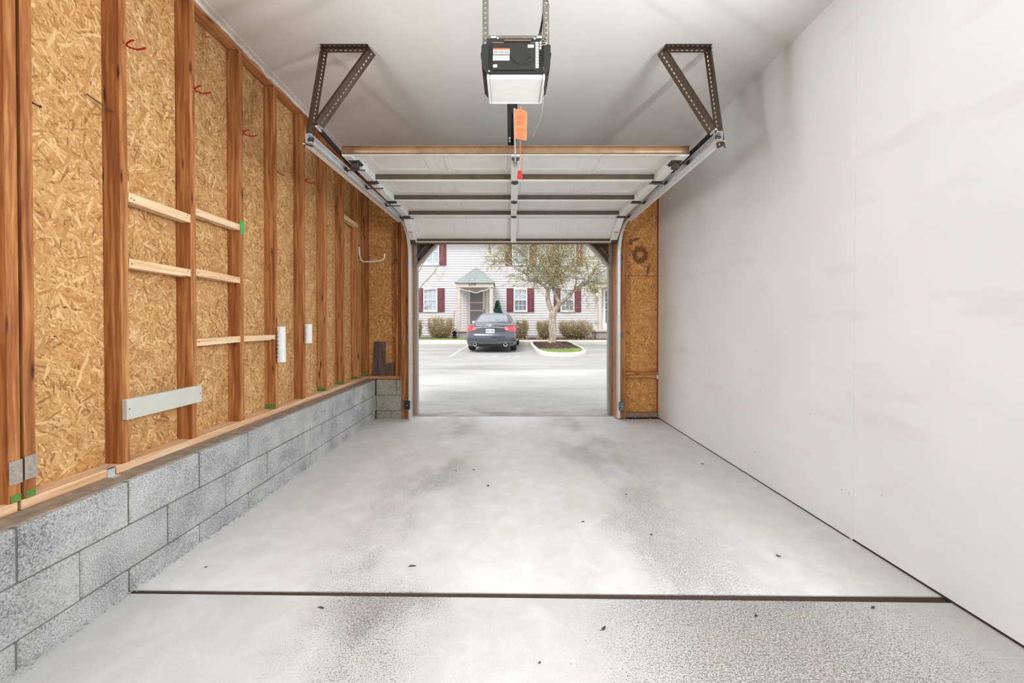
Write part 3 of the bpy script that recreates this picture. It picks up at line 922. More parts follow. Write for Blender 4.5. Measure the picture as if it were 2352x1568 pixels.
def hanger(s, A, Bp, C, E, label):
    t = thing('track_hanger', A, label, 'bracket', 'slotted steel track hangers')
    slotted(A, Bp, .034, (0, -1, 0), (0, 0, -1)).build('ceiling_angle', m_bronze, t)
    slotted(A, E, .040, (1, 1, 0), (-1, 1, 0)).build('drop_leg', m_bronze, t)
    slotted(Bp, C, .056, (-s * .9, 1, .55), (s * .9, 1, -.55)).build('brace', m_bronze, t)
    bolt = MB().lathe([(.009, -.012), (.009, .012)], (0, 0, 0), 'y', 6).mesh('bolt', m_nail)
    for P in (A, Bp, C):
        link('bolt', bolt, t, Vector(P) + Vector((0, -.004, -.012)))
hanger(1, (-1.315, 2.80, ZC - .004), (-.985, 2.80, ZC - .004), (-1.27, 2.615, 2.545), (-1.300, 2.545, 2.365),
       'brown slotted steel bracket holding the left door track to the ceiling')
hanger(-1, (1.395, 2.80, ZC - .004), (1.075, 2.80, ZC - .004), (1.385, 2.70, 2.545), (1.415, 2.655, 2.405),
       'brown slotted steel bracket holding the right door track to the ceiling')

# ------------------------------------------------------------------ extension springs
def spring(p, q, far, s, label):
    t = thing('extension_spring', p, label, 'spring', 'door extension springs')
    p, q = Vector(p), Vector(q); d = (q - p); L = d.length; d.normalize()
    r = d.orthogonal().normalized(); u = d.cross(r)
    n = int(L / .0085); b = MB()
    pts = []
    for k in range(n * 6 + 1):
        a = 2 * math.pi * k / 6
        pts.append(p + d * (L * k / (n * 6)) + (r * math.cos(a) + u * math.sin(a)) * .0135)
    b.tube(pts, .0042, 5)
    b.build('coil', m_spring, t, True)
    MB().tube([p + d * .005, q - d * .005], .0105, 10).build('core', m_spring, t, True)
    MB().tube([p - d * .07, p - d * .03, p], [.006, .006, .010], 8).build('hook_end', m_galv, t, True)
    MB().tube([q, Vector(far)], .003, 6).build('cable', m_blackm, t, True)
spring((-1.262, 2.66, 2.505), (-1.300, 3.42, 2.515), (-1.300, 4.9, 2.52), 1, 'black coiled spring beside the left door track')
spring((1.365, 2.72, 2.515), (1.380, 3.42, 2.525), (1.385, 4.9, 2.53), -1, 'black coiled spring beside the right door track')

# ------------------------------------------------------------------ opener
OX = .025
opener = thing('garage_door_opener', (OX, 1.86, 2.32), 'black and white garage door opener hanging under the ceiling', 'door opener')
Y0 = 1.765
b = MB().prism([(OX - .150, 2.352), (OX - .128, 2.325), (OX + .128, 2.325), (OX + .150, 2.352), (OX + .150, 2.440), (OX + .128, 2.47), (OX - .128, 2.47), (OX - .150, 2.440)], 'y', Y0 + .012, Y0 + .20)
b.build('housing', m_blackm, opener)
bp = MB().box(OX - .128, OX + .131, Y0, Y0 + .012, 2.326, 2.482, .003).build('back_panel', m_black, opener)
MB().box(OX - .104, OX + .086, Y0 - .006, Y0, 2.338, 2.458, .003).build('motor_cover', m_black, bp)
for s in (-1, 1):
    MB().prism([(OX + s * .150, 2.352), (OX + s * .128, 2.325), (OX + s * .122, 2.325), (OX + s * .122, 2.447), (OX + s * .146, 2.447), (OX + s * .152, 2.440)], 'y', Y0 - .010, Y0 + .03).build('end_cover', m_black, opener)
    for k in range(3):
        MB().box(min(OX + s * .150, OX + s * .1545), max(OX + s * .150, OX + s * .1545), Y0 - .006, Y0 + .02, 2.400 + k * .006, 2.403 + k * .006).build('grip_rib', m_black, opener)
def zp(x0, x1, y0, y1, off, mat, name, lift=.0012):
    """flat piece on the back panel, from positions measured in the panel's plane"""
    k = .000515
    X = lambda v: OX + (v - 545) * k
    Z = lambda v: CAM_H + (745 - v / 3.733) * .001924
    return MB().box(X(x0), X(x1), Y0 - off - lift, Y0 - off, Z(y1), Z(y0)).build(name, mat, bp)
zp(350, 492, 443, 482, .006, m_label, 'warning_sticker'); zp(350, 492, 430, 443, .006, m_lorange, 'warning_sticker_header')
for k in range(3):
    zp(354 + k * 46, 394 + k * 46, 450 , 477, .0068, m_label2, 'sticker_print', .0008)
zp(348, 490, 490, 533, .006, m_label, 'rating_sticker')
for k in range(4):
    zp(354, 484 - (k % 2) * 20, 495 + k * 9, 499 + k * 9, .0068, m_label2, 'sticker_print', .0008)
zp(350, 385, 567, 592, .006, m_label, 'date_sticker'); zp(645, 697, 400, 425, .006, m_label, 'small_sticker')
zp(652, 690, 410, 413, .0068, m_label2, 'sticker_print', .0008)
zp(712, 740, 372, 592, .0, m_label, 'terminal_strip', .003)
for k in range(9):
    zp(716, 736, 380 + k * 24, 390 + k * 24, .002, m_label2, 'terminal_mark', .0016)
for k in range(8):
    zp(747, 761, 372 + k * 24, 388 + k * 24, 0, m_galv if k < 3 else m_blackm, 'terminal_screw', .006)
zp(340, 440, 378, 385, .006, m_strut, 'seam_strip'); zp(443, 672, 355, 365, .004, m_strut, 'seam_strip'); zp(672, 710, 382, 388, .006, m_strut, 'seam_strip')
scr = MB().lathe([(.0045, -.004), (.0035, -.006), (.0, -.006)], (0, 0, 0), 'y', 8).mesh('screw', m_galv)
for vx, vy in ((390, 341), (705, 346), (315, 620)):
    link('screw', scr, bp, (OX + (vx - 545) * .000515, Y0, CAM_H + (745 - vy / 3.733) * .001924))
for s in (-1, 1):                            # two curved slots
    pts = []
    for k in range(9):
        a = R(188 + 70 * k / 8)
        pts.append((OX + .026 - s * .047 * -math.cos(a) * -1, Y0 - .0065, 2.4095 + .002 + .047 * math.sin(a)))
    MB().tube(pts, .0042, 6).build('curved_slot', m_rubber, bp, True)
# lamp lens below
ln = MB().box(OX - .118, OX + .118, Y0 + .004, Y0 + .196, 2.306, 2.326, .004).build('lamp_lens', m_white, opener)
for x0, x1 in ((OX - .128, OX - .1185), (OX + .1185, OX + .128)):
    MB().box(x0, x1, Y0 + .002, Y0 + .199, 2.302, 2.326, .002).build('lens_frame', m_wmet, ln)
MB().box(OX - .1185, OX + .1185, Y0 + .1965, Y0 + .199, 2.302, 2.326, .001).build('lens_frame', m_wmet, ln)
# hanging straps with round holes
def strap(p, L, w, pitch, r, th, axis_long, axis_w):
    b = MB(); n = int(L / pitch)
    D = Vector(axis_long); Wv = Vector(axis_w); N = D.cross(Wv)
    p = Vector(p)
    for k in range(n):
        c = p + D * (pitch * (k + .5))
        vs = []; fs = []
        for sgn in (-.5, .5):
            for q in range(8):
                a = 2 * math.pi * q / 8
                x, y = math.cos(a), math.sin(a)
                m = max(abs(x), abs(y))
                vs.append(c + D * (y / m * pitch / 2) + Wv * (x / m * w / 2) + N * th * sgn)
            for q in range(8):
                a = 2 * math.pi * q / 8
                vs.append(c + D * (math.sin(a) * r) + Wv * (math.cos(a) * r) + N * th * sgn)
        for q in range(8):
            q2 = (q + 1) % 8
            fs += [(q, q2, 8 + q2, 8 + q), (16 + q, 24 + q, 24 + q2, 16 + q2), (8 + q, 8 + q2, 24 + q2, 24 + q), (q, 16 + q, 16 + q2, q2)]
        b.add(vs, fs)
    return b
for s in (-1, 1):
    q = strap((OX + s * .138, Y0 + .05, 2.44), .70, .026, .0224, .0052, .0025, (0, 0, 1), (1, 0, 0)).build('hanging_strap', m_zinc, opener)
    MB().box(min(OX + s * .124, OX + s * .1265), max(OX + s * .124, OX + s * .1265), Y0 + .05, Y0 + .075, 2.44, 3.14).build('strap_flange', m_zinc, q)
MB().box(OX - .16, OX + .16, Y0 + .03, Y0 + .075, 3.14, ZC - .001, .002).build('ceiling_angle', m_zinc, opener)
b = MB().box(OX - .124, OX + .124, Y0 + .03, Y0 + .034, 2.470, 2.515, .001)
b.build('mounting_bar', m_zinc, opener)
for x in (-.10, .105):
    MB().box(OX + x - .012, OX + x + .012, Y0 + .028, Y0 + .031, 2.502, 2.510, .001).build('bar_slot', m_label, opener)
for x in (-.042, .045):
    MB().lathe([(.004, -.002), (.004, .001)], (OX + x, Y0 + .03, 2.497), 'y', 8).build('bar_hole', m_label, opener)
# rail to the door header
ra = MB()
XRail = .013
ra.box(XRail - .030, XRail - .004, 1.95, 5.1, 2.585, 2.588).box(XRail + .004, XRail + .030, 1.95, 5.1, 2.585, 2.588)
ra.box(XRail - .032, XRail - .029, 1.95, 5.1, 2.585, 2.615).box(XRail + .029, XRail + .032, 1.95, 5.1, 2.585, 2.615).box(XRail - .032, XRail + .032, 1.95, 5.1, 2.612, 2.615)
ra.build('rail', m_blackm, opener)
MB().box(OX - .04, OX + .03, 1.93, 2.05, 2.46, 2.60, .004).build('rail_sleeve', m_blackm, opener)
tr = MB().box(XRail - .018, XRail + .022, 2.36, 2.52, 2.545, 2.60, .005).build('trolley', m_blackm, opener)
for y in (2.92, 2.97):
    MB().lathe([(.007, -.010), (.007, .0)], (XRail - .018, y, 2.585), 'z', 6).build('rail_bolt', m_galv, opener)
MB().obox((DC - .004 - .012, 2.40, 2.555), (DC, 3.10, 2.452), .012, .005, c=.001).build('door_arm', m_galv, opener)
MB().obox((DC - .002, 3.02, 2.464), (DC, 3.16, 2.440), .009, .005, c=.001).build('door_arm', m_galv, opener)
# cables
def cable(pts, r, mat, name='cable'):
    o = wire(name, pts, r, mat, None); adopt(o, opener); return o
cable([(OX + .09, Y0 + .10, 2.47), (OX + .10, Y0 + .09, 2.52), (OX + .118, Y0 + .075, 2.60), (OX + .124, Y0 + .07, 2.64)], .0035, m_black, 'power_cable')
cable([(OX + .112, Y0 + .10, 2.47), (OX + .114, Y0 + .09, 2.52), (OX + .122, Y0 + .075, 2.62), (OX + .126, Y0 + .07, 2.66), (OX + .13, Y0 + .065, 2.9), (OX + .12, Y0 + .06, 3.15)], .004, m_black, 'power_cable')
cable([(OX + .124, Y0 + .06, 2.64), (OX + .15, Y0 + .05, 2.67), (OX + .14, Y0 + .045, 2.69), (OX + .10, Y0 + .045, 2.685), (OX + .115, Y0 + .045, 2.705), (OX + .19, Y0 + .05, 2.72), (OX + .35, Y0 + .06, 2.9), (OX + .5, Y0 + .07, 3.15)], .002, m_wire, 'bell_wire')
for k in range(3):
    z = 2.462 - k * .011
    cable([(OX + .108, Y0 - .004, z), (OX + .118, Y0 - .012, z + .004), (OX + .128, Y0 - .010, z - .002 + .003 * k), (OX + .136, Y0 - .004, 2.452), (OX + .140, Y0 + .04, 2.47), (OX + .145, Y0 + .05, 2.60)], .0012, m_wire, 'bell_wire')
cable([(OX + .121, Y0 - .006, 2.352), (OX + .123, Y0 + .02, 2.312), (OX + .128, Y0 + .10, 2.25), (OX + .125, Y0 + .22, 2.24), (OX + .105, Y0 + .33, 2.235), (OX + .098, Y0 + .40, 2.235)], .0011, m_wire, 'antenna_wire')

# emergency release: cord, handle, tag
CX, CY = .060, 2.43
rel = thing('release_cord', (CX, CY, 2.13), 'red emergency release handle on a thin cord below the opener rail', 'cord')
MB().tube([(CX, CY, 2.55), (CX + .001, CY, 2.34), (CX - .002, CY, 2.15)], .0022, 6).build('cord', m_cord, rel, True)
b = MB().lathe([(.0, 2.153), (.012, 2.152), (.014, 2.147), (.0135, 2.135), (.0105, 2.133), (.0125, 2.129), (.0165, 2.122), (.0165, 2.112), (.012, 2.106), (.0, 2.105)], (CX - .002, CY, 0), 'z', 16)
b.build('handle', m_redp, rel, True)
tg = thing('warning_tag', (CX, CY, 2.34), 'orange paper warning tag with printed lines hanging from the cord', 'tag')
tx0, tx1, tz0, tz1 = .024, .102, 2.335, 2.525
b = MB().prism([(tx0, tz0 + .012), (tx1 - .003, tz0), (tx1, tz1 - .022), (tx1 - .012, tz1 - .010), (tx0 + .008, tz1), (tx0, tz1 - .006)], 'y', CY - .008, CY - .0068)
card = b.build('card', m_orange, tg)
rng = random.Random(2)
for k in range(19):
    z = tz1 - .038 - k * .0075
    if k in (4, 9, 10, 14): continue
    a = tx0 + .010 + rng.uniform(0, .006) + (.018 if k == 0 else 0); c = tx1 - .010 - rng.uniform(0, .022)
    MB().box(a, c, CY - .0087, CY - .008, z - .0016, z + .0012).build('print_line', m_orange_ink, card)
MB().lathe([(.0028, -.009), (.0028, -.0078)], (.064, CY, tz1 - .017), 'y', 8).build('eyelet', m_nail, card)
MB().tube([(.064, CY - .008, tz1 - .015), (.066, CY - .012, tz1 + .01), (.062, CY - .004, tz1 + .022), (CX, CY, tz1 + .024)], .0015, 6).build('tie', m_wire, tg, True)

# ------------------------------------------------------------------ small litter on the floor
def bit(px, py, kind, size, rot, label, cat):
    d = CAM_H * F / (py - 745); x = (px - 1172) * d / F
    b = MB(); size *= .62
    if kind == 'twig':
        b.tube([(-size, 0, .004), (-size * .3, size * .06, .006), (size * .4, -size * .05, .005), (size, size * .05, .003)], [.0015, .003, .003, .001], 6)
    elif kind == 'chip':
        b.prism([(-size, -size * .5), (size * .6, -size * .7), (size, size * .3), (-size * .2, size * .7)], 'z', .0005, .005)
    elif kind == 'pellet':
        b.lathe([(0, -size), (size * .5, -size * .8), (size * .55, 0), (size * .45, size * .8), (0, size)], (0, 0, size * .5), 'x', 8)
    else:
        n = 7; vs = []; fs = []
        for i in range(n):
            u = -1 + 2 * i / (n - 1); w = (1 - u * u) * .45 + .03
            h = .003 + size * .35 * (u * u) + size * .05
            vs += [(u * size, -w * size, h + size * .18), (u * size, 0, h), (u * size, w * size, h + size * .16)]
        for i in range(n - 1):
            for k in (0, 1):
                fs.append((i * 3 + k, i * 3 + k + 1, i * 3 + 4 + k, i * 3 + 3 + k))
        b.add(vs, fs)
        b.add([(p[0], p[1], p[2] - .0008) for p in vs], [tuple(reversed(f)) for f in fs])
    mat = m_white if 'white' in label else (m_twig if kind in ('twig', 'leaf') else m_pellet)
    o = b.build({'twig': 'twig', 'chip': 'paint_chip', 'pellet': 'wood_pellet', 'leaf': 'dry_leaf'}[kind], mat, None, True)
    o.location = (x, d, 0); o.rotation_euler = (0, 0, rot)
    tag(o, label, cat)
m_twig = plain('dry_twig', srgb(74, 60, 46), .8, 0, .3, 80)
m_pellet = plain('dark_crumb', srgb(56, 50, 44), .8, 0, .3, 80)
bit(946, 1304, 'twig', .030, .15, 'dark thin twig lying on the pale middle of the floor', 'twig')
bit(735, 1401, 'twig', .024, -.2, 'curled brown twig just in front of the floor joint', 'twig')
bit(1388, 1450, 'leaf', .020, .7, 'dark curled dry leaf on the rough patch in front of the joint', 'leaf')
bit(1791, 1281, 'leaf', .020, 2.2, 'brown curled dry leaf on smooth floor near the right wall', 'leaf')
bit(1318, 1529, 'chip', .012, .4, 'white paint chip on the pitted foreground floor', 'chip')
bit(1121, 1117, 'pellet', .013, .1, 'black crumb alone on the centre of the far slab', 'crumb')
bit(1740, 1420, 'leaf', .015, 1.1, 'small dry leaf on the near slab towards the right wall', 'leaf')
bit(1615, 1067, 'twig', .022, -.1, 'short dark twig on the far floor near the right wall', 'twig')
bit(1340, 1201, 'twig', .018, .5, 'short broken twig right of the floor centre', 'twig')
bit(469, 1306, 'leaf', .012, .6, 'tiny dark leaf near the block wall behind the joint', 'leaf')
bit(1498, 1231, 'twig', .012, .0, 'small dark twig on the right wheel lane behind the joint', 'twig')
bit(1439, 1627 - 490, 'pellet', .010, .0, 'small dark crumb on the right wheel lane of the far slab', 'crumb')
bit(1088, 1081, 'twig', .018, .2, 'dark sliver on the far floor left of centre', 'sliver')
bit(1047, 1082, 'pellet', .008, .0, 'brown speck-sized crumb on the left wheel lane of the far slab', 'crumb')
bit(2010, 1401, 'leaf', .018, .3, 'dry leaf in the dirt at the foot of the right wall', 'leaf')
bit(1240, 1528, 'pellet', .008, .9, 'tiny dark crumb at the bottom edge of the picture', 'crumb')

# ------------------------------------------------------------------ outdoors: ground
GZ = lambda y: .0212 * (y - 5.5) if y > 5.5 else 0.0
def asphalt(name, c0, c1, dark, sc=70, stain=None):
    t = NT(name); p = t.pos()
    n = t.noise(p, sc, 4, .7); big = t.noise(t.scl(p, (.5, 1.2, 1)), .7, 4, .6)
    v = t.math('ADD', t.math('MULTIPLY', n, .5), t.math('MULTIPLY', big, .5))
    col = t.ramp(v, [(.33, dark), (.45, c0), (.6, c1)])
    if stain:
        s = t.n('ShaderNodeSeparateXYZ', {0: p})
        near = t.ramp(t.math('MULTIPLY', t.math('SUBTRACT', s.outputs[1], 5.3), .5), [(0.0, 1.0), (.55, .0)])
        blot = t.ramp(t.noise(t.scl(p, (1, 1.6, 1)), 1.8, 5, .7), [(.45, 0.0), (.65, 1.0)])
        col = t.mix(t.math('MULTIPLY', t.math('MULTIPLY', near, blot), .6), col, stain)
    t.set(Base_Color=col, Roughness=.9)
    t.bump(n, .4, .006)
    return t.m
m_drive = asphalt('driveway', srgb(166, 164, 160), srgb(186, 184, 180), srgb(132, 129, 124), 60, srgb(108, 103, 98))
m_lot = asphalt('parking_lot', srgb(156, 154, 151), srgb(174, 172, 170), srgb(128, 125, 122), 60)
m_kerb = plain('kerb_concrete', srgb(214, 208, 198), .85, 0, .1, 6, .2)
m_paint = plain('road_paint', srgb(206, 204, 199), .7, 0, .08, 14)
m_mulch = plain('mulch', srgb(84, 68, 60), .95, 0, .45, 22, .8)
m_lawn = plain('lawn_soil', srgb(118, 140, 62), .95, 0, .3, 10, .5)
def grass_mat(name, a, b):
    t = NT(name); p = t.pos()
    t.set(Base_Color=t.ramp(t.noise(p, 6, 3), [(.35, a), (.65, b)]), Roughness=.7); return t.m
m_grass = grass_mat('grass', srgb(126, 154, 78), srgb(172, 190, 112))
m_chip = plain('mulch_chip', srgb(92, 72, 62), .95, 0, .4, 30)

def ground(name, x0, x1, y0, y1, mat, label, dz=0.0, cat='ground'):
    b = MB()
    b.add([(x0, y0, GZ(y0) + dz), (x1, y0, GZ(y0) + dz), (x1, y1, GZ(y1) + dz), (x0, y1, GZ(y1) + dz),
           (x0, y0, -.6), (x1, y0, -.6), (x1, y1, -.6), (x0, y1, -.6)],
          [(0, 1, 2, 3), (7, 6, 5, 4), (0, 4, 5, 1), (1, 5, 6, 2), (2, 6, 7, 3), (3, 7, 4, 0)])
    return tag(b.build(name, mat), label, cat, kind='structure')
ground('driveway', -14, 14, 5.272, 10.0, m_drive, 'pale worn driveway just outside the garage')
ground('parking_lot', -14, 14, 10.012, 18.72, m_lot, 'grey asphalt parking lot beyond the driveway seam', .004)
ground('verge', -14, 14, 18.95, 24, m_mulch, 'dark mulch bed along the house front', .10)

def flat_strip(name, poly, mat, label, cat, th=.004):
    b = MB(); n = len(poly)
    vs = [(x, y, GZ(y) + .006) for x, y in poly] + [(x, y, GZ(y) + .006 + th) for x, y in poly]
    b.add(vs, [tuple(range(n - 1, -1, -1)), tuple(range(n, 2 * n))] + [(k, (k + 1) % n, n + (k + 1) % n, n + k) for k in range(n)])
    return tag(b.build(name, mat), label, cat)
flat_strip('parking_line', [(-2.03, 12.9), (-1.94, 12.9), (-1.85, 18.3), (-1.94, 18.3)], m_paint, 'white parking bay line left of the parked car', 'line')
rng = random.Random(4)
for k, x in enumerate((-1.05, -.62, -.2, .12)):
    flat_strip('paint_dash', [(x, 13.0 + .03 * k), (x + .22, 13.0 + .03 * k), (x + .20, 13.12 + .03 * k), (x + .03, 13.1 + .03 * k)], m_paint,
               ['leftmost worn white paint dash on the lot behind the car', 'second worn white paint dash from the parking line', 'third worn white paint dash from the parking line', 'worn white paint dash nearest the planted island'][k], 'paint mark')['group'] = 'worn paint dashes behind the car'

# kerb along the bed and pavement strip behind it
def kerb(x0, x1, label):
    b = MB(); y = 18.72; z = GZ(y)
    b.prism([(y, z - .2), (y + .015, z + .125), (y + .04, z + .145), (y + 1.15, z + .17), (y + 1.15, z - .2)], 'x', x0, x1)
    return tag(b.build('kerb', m_kerb), label, 'kerb', 'kerb stones along the house front')
kerb(-14, -4.83, 'pale concrete kerb left of the crack, by the bare shrub')
kerb(-4.82, .88, 'pale concrete kerb in front of the parked car')
kerb(.89, 14, 'pale concrete kerb behind the planted island')
def blades(name, fn, n, h, seed, mat, label, cat, lean=.6):
    rng = random.Random(seed); b = MB(); vs = []; fs = []
    for i in range(n):
        x, y, z = fn(rng); a = rng.uniform(0, 6.28); w = .006; hh = h * rng.uniform(.5, 1.1); l = rng.uniform(0, lean) * hh; a2 = rng.uniform(0, 6.28)
        k = len(vs); dx, dy = math.cos(a) * w, math.sin(a) * w
        vs += [(x - dx, y - dy, z), (x + dx, y + dy, z), (x + math.cos(a2) * l, y + math.sin(a2) * l, z + hh)]
        fs.append((k, k + 1, k + 2))
    b.v, b.f = vs, fs
    return tag(b.build(name, mat, None, fix=False), label, cat, kind='stuff')
lawnbed = MB().box(-14, -2.3, 19.88, 20.7, GZ(19.9), GZ(19.9) + .15).build('grass_bed', m_lawn)
tag(lawnbed, 'strip of thin grass ground behind the left kerb', 'ground', kind='structure')
blades('grass_strip', lambda r: (r.uniform(-6.5, -2.3), r.uniform(19.9, 20.65), GZ(19.9) + .15), 7000, .06, 1, m_grass, 'thin green grass strip behind the kerb on the left', 'grass')

# planted island
def rrect(x0, x1, y0, y1, r1, r2, n=8):
    pts = []
    for cx, cy, a0, r in ((x1 - r2, y1 - r2, 0, r2), (x0 + r2, y1 - r2, 90, r2), (x0 + r1, y0 + r1, 180, r1), (x1 - r1, y0 + r1, 270, r1)):
        for k in range(n + 1):
            a = R(a0 + 90 * k / n); pts.append((cx + r * math.cos(a), cy + r * math.sin(a)))
    return pts
isl = [(.90, 18.66), (.88, 17.2), (.90, 15.6), (.93, 14.6), (.98, 14.0), (1.10, 13.5), (1.32, 13.18), (1.65, 13.04), (2.0, 13.06), (2.28, 13.22), (2.52, 13.55), (2.68, 14.0), (2.76, 14.7), (2.80, 15.6), (2.81, 17.2), (2.82, 18.66)]
def offs(pts, d):
    out = []
    for i, p in enumerate(pts):
        a = pts[max(i - 1, 0)]; c = pts[min(i + 1, len(pts) - 1)]
        t = Vector((c[0] - a[0], c[1] - a[1])).normalized(); out.append((p[0] - t.y * d, p[1] + t.x * d))
    return out
isl_in = offs(isl, .13)
def kerb_run(i0, i1, label):
    fr = []
    for i in range(i0, i1 + 1):
        (x, y), (xi, yi) = isl[i], isl_in[i]
        N = Vector((xi - x, yi - y, 0)).normalized()
        fr.append((Vector((x, y, GZ(y))), N, Vector((0, 0, 1))))
    MBo = MB().sweep([(0, -.2), (0, .10), (.02, .13), (.045, .14), (.11, .14), (.13, .12), (.13, -.2)], fr)
    return tag(MBo.build('island_kerb', m_kerb), label, 'kerb', 'kerb stones around the planted island')
kerb_run(0, 8, 'pale rounded kerb along the left and front of the planted island')
kerb_run(8, 15, 'pale rounded kerb along the right of the planted island')
def bed(pts, y_lo, mat, name, label, h0, h1, cat, yk):
    cx = 1.85
    b = MB(); n = len(pts); vs = []
    for f in (1.0, .6, .25):
        for x, y in pts:
            xx = cx + (x - cx) * f; yy = yk + (y - yk) * f
            vs.append((xx, yy, GZ(yy) + h0 + (h1 - h0) * (1 - f)))
    fs = []
    for r in range(2):
        for k in range(n):
            k2 = (k + 1) % n
            fs.append((r * n + k, r * n + k2, (r + 1) * n + k2, (r + 1) * n + k))
    fs.append(tuple(2 * n + k for k in range(n)))
    b.add(vs, fs)
    return tag(b.build(name, mat, None, True), label, cat, kind='structure')
soil = bed(isl_in, 13, m_mulch, 'mulch_bed', 'dark brown mulch mound around the tree', .10, .26, 'mulch', 16.4)
rng = random.Random(9); b = MB()
def in_isl(x, y):
    i = False; n = len(isl_in); j = n - 1
    for k in range(n):
        xi, yi = isl_in[k]; xj, yj = isl_in[j]
        if (yi > y) != (yj > y) and x < (xj - xi) * (y - yi) / (yj - yi) + xi: i = not i
        j = k
    return i
c = 0
while c < 2600:
    x, y = rng.uniform(.9, 2.9), rng.uniform(14.6, 18.5)
    if not in_isl(x, y): continue
    c += 1
    z = GZ(y) + .10 + .16 * max(0, 1 - max(abs(x - 1.85) / .95, abs(y - 16.4) / 2.6)) + .01
    a = rng.uniform(0, 6.28); l = rng.uniform(.02, .05)
    b.add([(x - math.cos(a) * l, y - math.sin(a) * l, z), (x + math.sin(a) * .012, y - math.cos(a) * .012, z + .02), (x + math.cos(a) * l, y + math.sin(a) * l, z + .015)], [(0, 1, 2)])
tag(b.build('mulch_chips', m_chip, None, fix=False), 'loose bark chips covering the island mound', 'mulch', kind='stuff')
def gpt(r):
    while True:
        x, y = r.uniform(.95, 2.75), r.uniform(13.1, 14.75)
        if in_isl(x, y) and y < 14.55 + .25 * math.sin(x * 3):
            return x, y, GZ(y) + .11
blades('island_grass', gpt, 16000, .06, 6, m_grass, 'bright green grass at the front of the planted island', 'grass')

# ------------------------------------------------------------------ plants
def leafy(mb_leaf, p, r, rng, s):
    a = Vector((rng.gauss(0, 1), rng.gauss(0, 1), rng.gauss(0, 1))).normalized(); t = a.orthogonal().normalized() * s * .45
    a = a * s
    k = len(mb_leaf.v)
    mb_leaf.v += [tuple(p - t * .3), tuple(p + a * .5 - t), tuple(p + a), tuple(p + a * .5 + t)]
    mb_leaf.f.append((k, k + 1, k + 2, k + 3))
def stick(mb, pts, r0, r1, n=4):
    m = len(pts); mb.tube(pts, [r0 + (r1 - r0) * i / (m - 1) for i in range(m)], n, cap=False)

def bark(name, a, b):
    t = NT(name); p = t.pos()
    n = t.noise(t.scl(p, (14, 14, 3)), 1.2, 5, .65); mo = t.noise(p, 6, 3)
    c = t.ramp(n, [(.35, a), (.6, b)]); c = t.mix(t.ramp(mo, [(.5, 0.0), (.7, .5)]), c, srgb(128, 122, 86))
    t.set(Base_Color=c, Roughness=.9); t.bump(n, .6, .02); return t.m
m_bark = bark('bark', srgb(134, 122, 108), srgb(196, 184, 168))
m_twigs = plain('twig_bark', srgb(112, 98, 80), .9, 0, .2, 8)
m_leaf = grass_mat('young_leaf', srgb(150, 158, 82), srgb(194, 196, 122))
m_leaf2 = grass_mat('bronze_leaf', srgb(150, 120, 84), srgb(170, 152, 96))
m_bushtwig = plain('bush_twig', srgb(146, 124, 96), .9, 0, .25, 6)
m_bushleaf = grass_mat('bush_leaf', srgb(156, 146, 96), srgb(190, 178, 126))
m_redtwig = plain('reddish_twig', srgb(140, 112, 104), .9, 0, .2, 6)
m_pine = grass_mat('pine', srgb(36, 74, 66), srgb(64, 108, 92))

